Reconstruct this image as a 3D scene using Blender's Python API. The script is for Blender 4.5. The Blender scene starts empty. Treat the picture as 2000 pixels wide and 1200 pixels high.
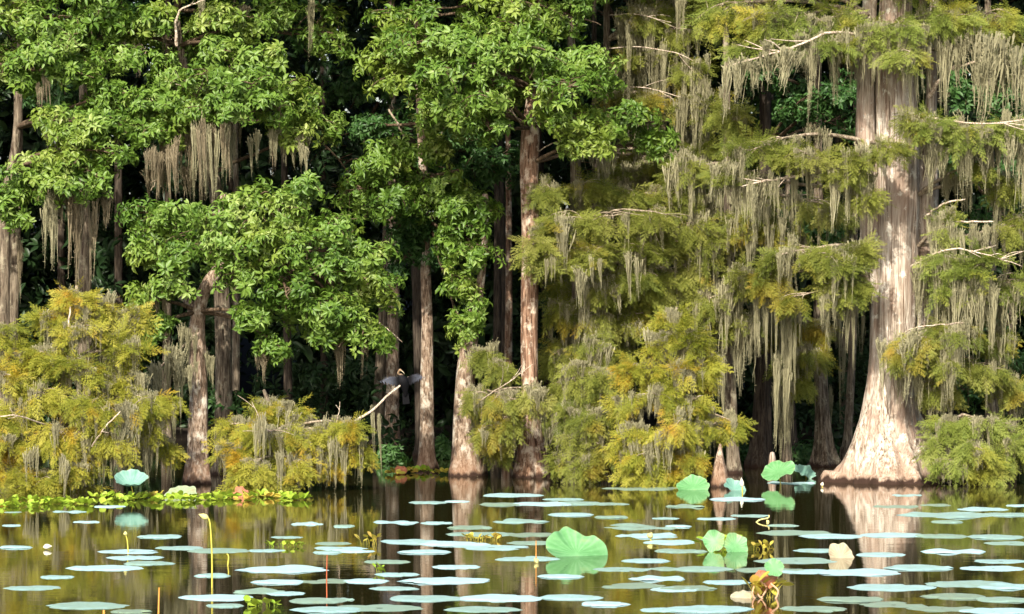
import bpy, math, random
import numpy as np
from mathutils import Vector

# ------------------------------------------------------------------ camera frame
F, HZ, H, BACK = 8000.0, 545.0, 2.2, 18.9          # focal length in photo pixels, horizon row, eye height in metres
scene = bpy.context.scene
col = scene.collection
def W(px, py, Y):                       # the place in the world that photo pixel (px, py) shows at distance Y
    return np.array([(px-1000)*sc(Y), Y, H+(HZ-py)*sc(Y)])
def sc(Y): return (Y+BACK)/F           # metres per photo pixel at distance Y (the viewer stands BACK metres before y = 0)
def yd(py):                             # where the water surface shown at row py lies
    return H*F/(py-HZ)-BACK
def rnd(seed): return np.random.default_rng(seed)
def nrm(v): return v/np.maximum(np.linalg.norm(v, axis=-1, keepdims=True), 1e-9)

# ------------------------------------------------------------------ objects
def tag(o, label=None, cat=None, group=None, kind=None):
    if label: o['label'] = label
    if cat: o['category'] = cat
    if group: o['group'] = group
    if kind: o['kind'] = kind
    return o
def empty(name, loc, label, cat, group=None):
    o = bpy.data.objects.new(name, None); col.objects.link(o)
    o.location = loc; o.empty_display_size = .2
    return tag(o, label, cat, group)

class MB:                               # collects vertices and faces, links them as one mesh object
    def __init__(s): s.v, s.f, s.n, s.t = [], [], 0, []
    def add(s, verts, faces, tint=None):
        verts = np.asarray(verts, float).reshape(-1, 3)
        s.v.append(verts); s.f.append(np.asarray(faces, int)+s.n); s.n += len(verts)
        s.t.append(np.full(len(verts), .5) if tint is None else np.broadcast_to(np.asarray(tint, float), (len(verts),)))
        return s
    def build(s, name, mat, parent=None, origin=(0, 0, 0), smooth=True, label=None):
        me = mesh_from(name, s.v, s.f, s.t, origin, smooth)
        me.materials.append(mat)
        o = bpy.data.objects.new(name, me); col.objects.link(o)
        if parent is not None: o.parent = parent
        else: o.location = origin
        if label: o['label'] = label
        return o
def mesh_from(name, V, Fs, T, origin=(0, 0, 0), smooth=True):
    me = bpy.data.meshes.new(name)
    v = np.concatenate(V)-np.asarray(origin, float)
    me.vertices.add(len(v)); me.vertices.foreach_set('co', v.astype(np.float32).ravel())
    idx = np.concatenate([f.ravel() for f in Fs])
    tot = np.concatenate([np.full(len(f), f.shape[1]) for f in Fs])
    me.loops.add(len(idx)); me.loops.foreach_set('vertex_index', idx.astype(np.int32))
    me.polygons.add(len(tot))
    me.polygons.foreach_set('loop_start', (np.cumsum(tot)-tot).astype(np.int32))
    if smooth: me.polygons.foreach_set('use_smooth', np.ones(len(tot), bool))
    a = me.attributes.new('tint', 'FLOAT', 'POINT')
    a.data.foreach_set('value', np.concatenate(T).astype(np.float32))
    me.update(calc_edges=True)
    return me

# ------------------------------------------------------------------ shapes
def catmull(P, n):
    P = np.asarray(P, float)
    if len(P) == 2: return P[0]+(P[1]-P[0])*np.linspace(0, 1, n)[:, None]
    Q = np.vstack([2*P[0]-P[1], P, 2*P[-1]-P[-2]])
    t = np.linspace(0, len(P)-1-1e-9, n); i = t.astype(int); u = (t-i)[:, None]
    a, b, c, d = Q[i], Q[i+1], Q[i+2], Q[i+3]
    return .5*(2*b+(c-a)*u+(2*a-5*b+4*c-d)*u**2+(3*b-a-3*c+d)*u**3)
def tubes(P, R, k=5, cap=True):         # many tubes at once: P (M,n,3), R (M,n)
    P = np.asarray(P, float); R = np.asarray(R, float)
    if P.ndim == 2: P, R = P[None], R[None]
    M, n, _ = P.shape
    T = nrm(np.gradient(P, axis=1))
    mean = nrm(T.mean(1))
    ref = np.zeros((M, 3)); ref[np.arange(M), np.argmin(np.abs(mean), axis=1)] = 1
    N = nrm(np.cross(T, ref[:, None])); B = np.cross(T, N)
    a = np.arange(k)*2*math.pi/k
    V = P[:, :, None]+R[:, :, None, None]*(np.cos(a)[None, None, :, None]*N[:, :, None]+np.sin(a)[None, None, :, None]*B[:, :, None])
    i, j = np.meshgrid(np.arange(n-1), np.arange(k), indexing='ij')
    q = np.stack([i*k+j, i*k+(j+1) % k, (i+1)*k+(j+1) % k, (i+1)*k+j], -1).reshape(-1, 4)
    Fq = (q[None]+(np.arange(M)*n*k)[:, None, None]).reshape(-1, 4)
    return V.reshape(-1, 3), Fq
def trunk_mesh(mb, P, R, k=24, flute=0., base=.8, seed=0, rough=.03, z0=0., lobes=(5, 8, 13)):
    rng = rnd(seed); n = len(P)
    V, Fq = tubes(P, R, k)
    V = V.reshape(n, k, 3)
    a = np.arange(k)*2*math.pi/k
    hgt = P[:, 2]-z0
    m = np.zeros((n, k))
    low = np.exp(-np.maximum(hgt, 0)/base)
    for l in lobes:
        ph = rng.uniform(0, 6.28)+np.linspace(0, rng.uniform(-.6, .6), n)
        w = rng.uniform(.6, 1)
        m += (flute*(.22+low))[:, None]*w*np.cos(l*a[None]+ph[:, None])/len(lobes)*1.6
    for q in range(10):                 # bumps that wander with height
        l, f, ph = rng.integers(1, 9), rng.uniform(1, 7), rng.uniform(0, 6.28)
        m += rough*rng.uniform(.2, 1)*np.cos(l*a[None]+f*hgt[:, None]+ph)/2
    V = P[:, None]+(V-P[:, None])*(1+m)[:, :, None]
    mb.add(V.reshape(-1, 3), Fq)
    c = len(P)-1                        # top cap
    mb.add(np.vstack([V[c], P[c]+np.array([0, 0, R[c]*.4])]), np.array([[j, (j+1) % k, k] for j in range(k)]))
def blob_rotation(Z, rng):              # matrices whose third column is Z and the rest random
    Z = nrm(Z); r = rng.normal(size=Z.shape)
    X = nrm(r-(r*Z).sum(-1, keepdims=True)*Z); Y = np.cross(Z, X)
    return np.stack([X, Y, Z], -1)
def frame_xz(X, Zh):                    # first column X, third near Zh
    X = nrm(X); Z = nrm(Zh-(Zh*X).sum(-1, keepdims=True)*X); Y = np.cross(Z, X)
    return np.stack([X, Y, Z], -1)
def stamp(mb, tpl, P, M, S, tint):      # copies of the template shapes at P with matrices M and sizes S
    if len(P) == 0: return
    rng = rnd(len(P)); pick = rng.integers(0, len(tpl), len(P))
    for q, (tv, tf, tt) in enumerate(tpl):
        w = np.where(pick == q)[0]
        if not len(w): continue
        V = P[w][:, None]+np.einsum('nij,vj->nvi', M[w], tv)*S[w][:, None, None]
        Fq = (tf[None]+(np.arange(len(w))*len(tv))[:, None, None]).reshape(-1, tf.shape[1])
        tn = np.clip(tint[w][:, None]+tt[None], 0, 1).ravel()
        mb.add(V.reshape(-1, 3), Fq, tn)

# leaf templates ---------------------------------------------------------------------------
def leaf_quads(L, Wd, az, el, droop, rng):      # a leaf folded along its rib, pointing (az, el)
    s = np.array([[0, 0, 0], [.35*L, -.5*Wd, .12*Wd], [.72*L, -.42*Wd, .1*Wd], [L, 0, -droop*L], [.72*L, .42*Wd, .1*Wd], [.35*L, .5*Wd, .12*Wd], [.5*L, 0, -.1*L*droop-.06*Wd]])
    s[1:6, 2] -= droop*L*(s[1:6, 0]/L)**2*.8
    tw = rng.uniform(-.5, .5); c, n = math.cos(tw), math.sin(tw)
    y, z = s[:, 1]*c-s[:, 2]*n, s[:, 1]*n+s[:, 2]*c; s[:, 1], s[:, 2] = y, z
    c, n = math.cos(el), math.sin(el)
    x, z = s[:, 0]*c-s[:, 2]*n, s[:, 0]*n+s[:, 2]*c; s[:, 0], s[:, 2] = x, z
    c, n = math.cos(az), math.sin(az)
    x, y = s[:, 0]*c-s[:, 1]*n, s[:, 0]*n+s[:, 1]*c; s[:, 0], s[:, 1] = x, y
    return s, np.array([[0, 1, 2, 6], [6, 2, 3, 3], [0, 6, 4, 5], [6, 3, 4, 4]])
def tri_fix(f):                         # quads with a doubled corner become two lists; kept simple: triangles only
    out = []
    for q in f:
        out.append([q[0], q[1], q[2]])
        if q[3] != q[2]: out.append([q[0], q[2], q[3]])
    return np.array(out)
def rosettes(n, seed, leaves=(6, 10), L=.078, Wd=.033):
    rng = rnd(seed); out = []
    for q in range(n):
        V, Fs, T, c = [], [], [], 0
        m = rng.integers(*leaves)
        for i in range(m):
            az = i*2.4+rng.uniform(-.4, .4); el = rng.uniform(-.55, .75)
            l = L*rng.uniform(.7, 1.15)
            v, f = leaf_quads(l, Wd*rng.uniform(.8, 1.15)*l/L, az, el, rng.uniform(.05, .45), rng)
            v += np.array([math.cos(az), math.sin(az), 0])*.012
            V.append(v); Fs.append(tri_fix(f)+c); T.append(np.full(len(v), rng.normal(0, .09))); c += len(v)
        out.append((np.concatenate(V), np.concatenate(Fs), np.concatenate(T)))
    return out
def sprays(n, seed, L=.2, nb=12, pairs=5, nl=.019, nw=.0046):
    rng = rnd(seed); out = []
    for q in range(n):
        V, T = [], []
        for i in range(nb+1):
            t = (i+.3)/(nb+.3)
            base = np.array([L*t, 0, -.22*L*t*t])
            ang = (1 if i % 2 else -1)*math.radians(rng.uniform(48, 68)*(1-.45*t)) if i < nb else rng.uniform(-.2, .2)
            bl = .088*(1-.5*t)*rng.uniform(.75, 1.15)
            d = np.array([math.cos(ang), math.sin(ang), rng.uniform(-.45, .1)]); d /= np.linalg.norm(d)
            sd = np.array([-d[1], d[0], 0]); sd /= np.linalg.norm(sd)
            tn = rng.normal(0, .06)
            V += [base-sd*.0012, base+sd*.0012, base+d*bl]; T += [tn]*3
            for p in range(pairs):
                u = (p+.5)/pairs
                b = base+d*bl*u
                for s in (-1, 1):
                    ln = nl*(1-.35*abs(u-.45))*rng.uniform(.8, 1.1)
                    e = d*.62+sd*s*.78; tip = b+e*ln+np.array([0, 0, rng.uniform(-.006, .003)])
                    V += [b-d*nw*.5, b+d*nw*.5+sd*s*.001, tip]; T += [tn]*3
        V = np.array(V); out.append((V, np.arange(len(V)).reshape(-1, 3), np.array(T)))
    return out
ROS = rosettes(8, 1)
SPR = sprays(8, 2, nb=11, pairs=4, nl=.021, nw=.0085)
SPRB = sprays(5, 3, nb=10, pairs=3, nl=.026, nw=.008)     # coarser, for the shade behind

# ------------------------------------------------------------------ materials
def new_mat(name):
    m = bpy.data.materials.new(name); m.use_nodes = True
    nt = m.node_tree; nt.nodes.clear()
    return m, nt, nt.nodes, nt.links
def node(nt, t, **kw):
    n = nt.nodes.new(t)
    for k, v in kw.items():
        if k in n.inputs: n.inputs[k].default_value = v
        else: setattr(n, k, v)
    return n
def ramp(nt, stops, fac):
    r = nt.nodes.new('ShaderNodeValToRGB'); e = r.color_ramp.elements
    while len(e) < len(stops): e.new(.5)
    for x, (p, c) in zip(e, stops): x.position = p; x.color = (*c, 1)
    nt.links.new(fac, r.inputs[0]); return r.outputs[0]
def mixc(nt, fac, a, b, bt='MIX'):
    m = nt.nodes.new('ShaderNodeMix'); m.data_type = 'RGBA'; m.blend_type = bt
    for s, v in ((m.inputs[0], fac), (m.inputs[6], a), (m.inputs[7], b)):
        if hasattr(v, 'is_linked'): nt.links.new(v, s)
        elif isinstance(v, tuple): s.default_value = (*v, 1)
        else: s.default_value = v
    return m.outputs[2]
def noise(nt, vec, scale, detail=4, rough=.6):
    n = node(nt, 'ShaderNodeTexNoise', Scale=scale, Detail=detail, Roughness=rough)
    if vec is not None: nt.links.new(vec, n.inputs['Vector'])
    return n.outputs['Fac']
def mapped(nt, scl):
    tc = nt.nodes.new('ShaderNodeTexCoord'); mp = nt.nodes.new('ShaderNodeMapping')
    mp.inputs['Scale'].default_value = scl; nt.links.new(tc.outputs['Object'], mp.inputs[0]); return mp.outputs[0]
def leaf_material(name, cols, patch=None, patch_scale=.9, patch_at=(.5, .62), trans=.3, rough=.45, spec=.36):
    m, nt, N, L = new_mat(name)
    at = nt.nodes.new('ShaderNodeAttribute'); at.attribute_name = 'tint'
    c = ramp(nt, [(i/(len(cols)-1), x) for i, x in enumerate(cols)], at.outputs['Fac'])
    if patch:
        f = ramp(nt, [(patch_at[0], (0, 0, 0)), (patch_at[1], (1, 1, 1))], noise(nt, mapped(nt, (1, 1, 1)), patch_scale, 3, .65))
        c2 = ramp(nt, [(i/(len(patch)-1), x) for i, x in enumerate(patch)], at.outputs['Fac'])
        c = mixc(nt, f, c, c2)
    p = node(nt, 'ShaderNodeBsdfPrincipled', Roughness=rough); p.inputs['Specular IOR Level'].default_value = spec
    L.new(c, p.inputs['Base Color'])
    t = nt.nodes.new('ShaderNodeBsdfTranslucent')
    L.new(mixc(nt, 1., c, (1.25, 1.3, .55), 'MULTIPLY'), t.inputs[0])
    x = node(nt, 'ShaderNodeMixShader', Fac=trans); L.new(p.outputs[0], x.inputs[1]); L.new(t.outputs[0], x.inputs[2])
    o = nt.nodes.new('ShaderNodeOutputMaterial'); L.new(x.outputs[0], o.inputs[0])
    return m
def bark_material(name, cols, streak=(14, 14, 1.3), lichen=None, lichen_at=(.55, .68), wet=(.030, .015, .009), wet_h=.045, bump=.5, patch=None, rust=None, rust_h=.5):
    m, nt, N, L = new_mat(name)
    v = mapped(nt, streak)
    f = noise(nt, v, 1.6, 8, .68)
    c = ramp(nt, [(.36+.30*i/(len(cols)-1), x) for i, x in enumerate(cols)], f)
    fis = ramp(nt, [(.36, (.30, .23, .18)), (.52, (1, 1, 1))], noise(nt, mapped(nt, (streak[0]*2.6, streak[1]*2.6, streak[2]*1.2)), 1.7, 5, .6))
    c = mixc(nt, 1., c, fis, 'MULTIPLY')
    if patch:
        g = ramp(nt, [(.47, (0, 0, 0)), (.62, (1, 1, 1))], noise(nt, mapped(nt, (3.2, 3.2, .9)), 1.2, 6, .65))
        c = mixc(nt, g, c, mixc(nt, .75, c, patch))
    if lichen:
        g = ramp(nt, [(lichen_at[0], (0, 0, 0)), (lichen_at[1], (1, 1, 1))], noise(nt, mapped(nt, (7, 7, 5)), 1.3, 7, .7))
        c = mixc(nt, g, c, lichen)
    tc = nt.nodes.new('ShaderNodeTexCoord'); sx = nt.nodes.new('ShaderNodeSeparateXYZ'); L.new(tc.outputs['Object'], sx.inputs[0])
    wob = nt.nodes.new('ShaderNodeMath'); wob.operation = 'MULTIPLY_ADD'
    L.new(noise(nt, mapped(nt, (9, 9, 2)), 1.5, 4), wob.inputs[0]); wob.inputs[1].default_value = -.16; L.new(sx.outputs[2], wob.inputs[2])
    def below(h, soft):
        mr = nt.nodes.new('ShaderNodeMapRange'); L.new(wob.outputs[0], mr.inputs[0])
        mr.inputs[1].default_value = h-.08-soft; mr.inputs[2].default_value = h-.08+soft
        mr.inputs[3].default_value = 1; mr.inputs[4].default_value = 0; return mr.outputs[0]
    if rust: c = mixc(nt, below(rust_h, rust_h*.8), c, mixc(nt, .7, c, rust))
    c = mixc(nt, below(wet_h, .02), c, wet)
    p = node(nt, 'ShaderNodeBsdfPrincipled', Roughness=.85); p.inputs['Specular IOR Level'].default_value = .25
    L.new(c, p.inputs['Base Color'])
    b = node(nt, 'ShaderNodeBump', Strength=bump, Distance=.03); L.new(f, b.inputs['Height']); L.new(b.outputs[0], p.inputs['Normal'])
    o = nt.nodes.new('ShaderNodeOutputMaterial'); L.new(p.outputs[0], o.inputs[0])
    return m
def plain(name, cols, scale=6, rough=.7, spec=.3, trans=0, vec=(1, 1, 1), bump=0, sheen=0):
    m, nt, N, L = new_mat(name)
    f = noise(nt, mapped(nt, vec), scale, 5, .6)
    c = ramp(nt, [(.3+.4*i/max(1, len(cols)-1), x) for i, x in enumerate(cols)], f)
    at = nt.nodes.new('ShaderNodeAttribute'); at.attribute_name = 'tint'
    c = mixc(nt, .55, c, ramp(nt, [(i/max(1, len(cols)-1), x) for i, x in enumerate(cols)], at.outputs['Fac']))
    p = node(nt, 'ShaderNodeBsdfPrincipled', Roughness=rough); p.inputs['Specular IOR Level'].default_value = spec
    if sheen: p.inputs['Sheen Weight'].default_value = sheen
    L.new(c, p.inputs['Base Color']); s = p.outputs[0]
    if bump:
        b = node(nt, 'ShaderNodeBump', Strength=bump, Distance=.01); L.new(f, b.inputs['Height']); L.new(b.outputs[0], p.inputs['Normal'])
    if trans:
        t = nt.nodes.new('ShaderNodeBsdfTranslucent'); L.new(c, t.inputs[0])
        x = node(nt, 'ShaderNodeMixShader', Fac=trans); L.new(s, x.inputs[1]); L.new(t.outputs[0], x.inputs[2]); s = x.outputs[0]
    o = nt.nodes.new('ShaderNodeOutputMaterial'); L.new(s, o.inputs[0])
    return m

MAT = {}
# broad leaves: fresh green, darker blue-green, and a far one darkened to stand for shade
MAT['leaf'] = leaf_material('broad_leaf', [(.050, .106, .013), (.092, .172, .022), (.145, .238, .036), (.250, .330, .090)], patch=[(.080, .132, .015), (.145, .212, .026), (.21, .275, .046), (.36, .40, .13)], patch_scale=.9)
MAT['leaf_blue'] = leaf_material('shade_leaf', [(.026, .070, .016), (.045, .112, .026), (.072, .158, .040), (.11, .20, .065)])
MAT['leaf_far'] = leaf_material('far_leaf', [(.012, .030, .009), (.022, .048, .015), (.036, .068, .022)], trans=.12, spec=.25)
# cypress needles
MAT['gold'] = leaf_material('golden_needles', [(.125, .150, .016), (.220, .232, .026), (.320, .308, .040), (.420, .385, .075)], patch=[(.25, .165, .013), (.36, .225, .018), (.45, .260, .024), (.38, .16, .026)], patch_scale=2.6, patch_at=(.53, .72), trans=.3, rough=.6, spec=.2)
MAT['olive'] = leaf_material('olive_needles', [(.090, .115, .018), (.155, .180, .028), (.220, .235, .044), (.300, .300, .08)], patch=[(.20, .165, .016), (.28, .215, .022), (.33, .22, .026), (.3, .17, .03)], patch_scale=1.3, patch_at=(.54, .7), trans=.3, rough=.6, spec=.2)
MAT['green'] = leaf_material('green_needles', [(.105, .145, .026), (.175, .220, .038), (.240, .275, .058), (.320, .345, .10)], patch=[(.22, .22, .022), (.30, .28, .03), (.37, .31, .04), (.4, .3, .05)], patch_scale=1.1, patch_at=(.55, .72), trans=.3, rough=.6, spec=.2)
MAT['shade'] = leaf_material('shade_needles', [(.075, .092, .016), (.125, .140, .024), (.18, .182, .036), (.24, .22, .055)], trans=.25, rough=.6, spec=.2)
MAT['moss'] = plain('spanish_moss', [(.160, .150, .085), (.270, .252, .148), (.395, .370, .235)], scale=3, rough=.95, spec=.05, trans=.25, vec=(8, 8, 1))
MAT['moss_brown'] = plain('brown_spanish_moss', [(.150, .120, .072), (.235, .195, .122), (.330, .285, .190)], scale=3, rough=.95, spec=.05, trans=.25, vec=(8, 8, 1))
# barks
MAT['bark_big'] = bark_material('pale_cypress_bark', [(.20, .15, .11), (.38, .315, .245), (.51, .445, .365), (.64, .58, .485)], streak=(13, 13, .9), patch=(.27, .185, .135), lichen=(.72, .69, .58), lichen_at=(.56, .68), bump=.9, wet_h=.055, rust=(.28, .18, .12), rust_h=.16)
MAT['bark_red'] = bark_material('reddish_bark', [(.07, .036, .022), (.18, .10, .06), (.30, .19, .125), (.42, .30, .21)], streak=(16, 16, 2.2), lichen=(.50, .41, .31), lichen_at=(.5, .6), bump=.8, wet_h=.04)
MAT['bark_mix'] = bark_material('scaly_bark', [(.10, .066, .043), (.22, .155, .105), (.35, .265, .19), (.46, .38, .29)], streak=(20, 20, 6), lichen=(.50, .45, .36), lichen_at=(.52, .62), bump=.8, wet_h=.04, rust=(.22, .12, .07), rust_h=.2)
MAT['bark_grey'] = bark_material('grey_bark', [(.055, .04, .028), (.12, .095, .065), (.21, .17, .12), (.30, .25, .18)], streak=(18, 18, 2.5), lichen=(.32, .29, .2), bump=.8, wet_h=.04)
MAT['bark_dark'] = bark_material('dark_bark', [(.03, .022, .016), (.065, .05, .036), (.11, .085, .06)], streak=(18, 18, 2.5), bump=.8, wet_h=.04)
MAT['twig'] = bark_material('pale_twig', [(.16, .125, .085), (.30, .245, .17), (.44, .38, .29)], streak=(14, 14, 14), bump=.3, wet_h=-9)
MAT['twig_brown'] = bark_material('brown_twig', [(.05, .035, .02), (.11, .075, .045), (.19, .14, .09)], streak=(14, 14, 14), bump=.3, wet_h=-9)
MAT['bare'] = bark_material('bleached_wood', [(.34, .26, .19), (.52, .43, .33), (.66, .58, .46)], streak=(20, 20, 20), bump=.4, wet_h=-9)

# ------------------------------------------------------------------ Spanish moss
def moss_templates(n, seed):
    rng = rnd(seed); out = []
    for q in range(n):
        mb = MB(); m = int(rng.integers(110, 150)); tail = rng.uniform(-.3, .3)
        ang = rng.uniform(0, 6.28, m); rr = np.sqrt(rng.uniform(0, 1, m))
        cl = rng.uniform(-.45, .45, 4); c = rng.integers(0, 4, m)           # a few locks, some long, some short
        lk = rng.uniform(.35, 1, 4); lk[0] = 1
        x0 = np.clip(cl[c]+rng.normal(0, .11, m), -.6, .6); y0 = .3*rr*np.sin(ang)
        ln = lk[c]*rng.uniform(.15, 1, m)
        ln[rng.integers(0, m, 3)] = 1
        k = 12; t = np.linspace(0, 1, k)
        P = np.zeros((m, k, 3)); pull = np.clip(t*1.3, 0, 1)[None]*.72
        curl = lambda a: np.cumsum(rng.normal(0, a, (m, k)), 1)+a*1.1*np.sin(t[None]*rng.uniform(6, 22, (m, 1))+rng.uniform(0, 6.28, (m, 1)))
        P[:, :, 0] = x0[:, None]*(1-pull)+cl[c][:, None]*pull+tail*t[None]**2*.25+curl(.007)
        P[:, :, 1] = y0[:, None]*(1-pull)+curl(.007)
        P[:, :, 2] = -ln[:, None]*t[None]+rng.normal(0, .06, m)[:, None]+.10*np.sin(cl[c]*7)[:, None]
        w = (.015*(1-t**1.5)+.003)[None]*rng.uniform(.5, 1.4, (m, 1))*(1+.4*rng.normal(size=(m, k)))
        a = rng.uniform(-1.3, 1.3, (m, 1))+np.linspace(0, 1, k)[None]*rng.uniform(-4, 4, (m, 1))
        d = np.stack([np.cos(a), np.sin(a), np.zeros_like(a)], -1)
        V = np.stack([P-d*w[..., None], P+d*w[..., None]], 2).reshape(-1, 3)
        i = np.arange(k-1); qf = np.stack([i*2, i*2+1, i*2+3, i*2+2], -1)
        Fq = (qf[None]+(np.arange(m)*k*2)[:, None, None]).reshape(-1, 4)
        mb.add(V, Fq, np.repeat(np.clip(.5+(rng.uniform(-.3, .3, 4))[c]+rng.normal(0, .15, m), 0, 1), k*2))
        f = 900; s_ = rng.integers(0, m, f); e = rng.integers(0, k, f)     # frizz
        b = P[s_, e]; dd = nrm(rng.normal(size=(f, 3))*np.array([1, .8, .7])-np.array([0, 0, .3]))*rng.uniform(.02, .08, (f, 1))*np.array([1.3, 1.3, .6])
        V = np.stack([b-[.004, 0, .004], b+[.004, 0, .004], b+dd], 1).reshape(-1, 3)
        mb.add(V, np.arange(len(V)).reshape(-1, 3), np.repeat(rng.uniform(.1, .9, f), 3))
        out.append(mesh_from('hanging_moss', mb.v, mb.f, mb.t))
    return out
MOSS_T = moss_templates(18, 5)
MOSS = {}
for key in ('moss', 'moss_brown'):
    MOSS[key] = []
    for me in MOSS_T:
        c = me.copy(); c.materials.append(MAT[key]); MOSS[key].append(c)
mrng = random.Random(9)
MOSS_ASK = {}
def moss(parent, p, length, width, tree, mat='moss'):
    MOSS_ASK.setdefault(tree.name, []).append((length*width, parent, np.array(p, float), length, width, mat, tree))
def hang_moss():                        # the hundred largest clumps of a tree each on their own, the rest as one
    for rows in MOSS_ASK.values():
        rows.sort(key=lambda r: -r[0]); rest = {}
        for q, (_, parent, p, ln, wd, mat, t) in enumerate(rows):
            k = mrng.randrange(len(MOSS_T)); rz = mrng.uniform(-.5, .5)+mrng.choice((0, math.pi)); p = p+np.array([0, mrng.uniform(-.08, .08), mrng.uniform(-.05, .05)])
            if q < 96:
                o = bpy.data.objects.new('hanging_moss', MOSS[mat][k]); col.objects.link(o)
                o.parent = parent; o.location = Vector(p)-t.location; o.scale = (wd, wd, ln); o.rotation_euler = (mrng.uniform(-.06, .06), mrng.uniform(-.07, .07), rz)
            else:
                me = MOSS_T[k]; V = np.empty(len(me.vertices)*3, np.float32); me.vertices.foreach_get('co', V); V = V.reshape(-1, 3)*np.array([wd, wd, ln])
                c, n = math.cos(rz), math.sin(rz); V = np.stack([V[:, 0]*c-V[:, 1]*n, V[:, 0]*n+V[:, 1]*c, V[:, 2]], -1)+p
                L = np.empty(len(me.loops), np.int32); me.loops.foreach_get('vertex_index', L)
                st = np.array([x.loop_total for x in me.polygons]); n4 = int((st == 4).sum())
                mb = rest.setdefault(mat, MB()); b = mb.n; mb.add(V, L[:n4*4].reshape(-1, 4)); mb.add(np.zeros((0, 3)), L[n4*4:].reshape(-1, 3)+b-mb.n, [])
        for mat, mb in rest.items(): mb.build('hanging_moss', MAT[mat], t, t.location)['kind'] = 'stuff'

# ------------------------------------------------------------------ trees
def tree(name, label, px, py, Y, group=None):
    return empty(name, (float((px-1000)*sc(Y)), float(Y), 0.), label, 'tree', group)
def trunk(t, rows, Y, mat, k=28, n=70, flute=.06, seed=0, name='trunk', top=None, base=.6, lean=0., rough=.03, lobes=(5, 8, 13)):
    """rows: (px, py, half width in px) from the foot up"""
    P = np.array([W(a, b, Y+lean*i) for i, (a, b, c) in enumerate(rows)]); R = np.array([c*sc(Y) for a, b, c in rows])
    if top: P = np.vstack([P, [P[-1][0]+top[0], Y+.3, top[1]]]); R = np.append(R, top[2])
    if P[0][2] < .35: P = np.vstack([[P[0][0], P[0][1], -.35], P]); R = np.append(R[0]*1.06, R)
    C = catmull(np.hstack([P, R[:, None]]), n)
    mb = MB(); trunk_mesh(mb, C[:, :3], np.maximum(C[:, 3], .004), k, flute, base, seed, rough, 0., lobes)
    return mb.build(name, MAT[mat], t, t.location)
BN = [100]
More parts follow.
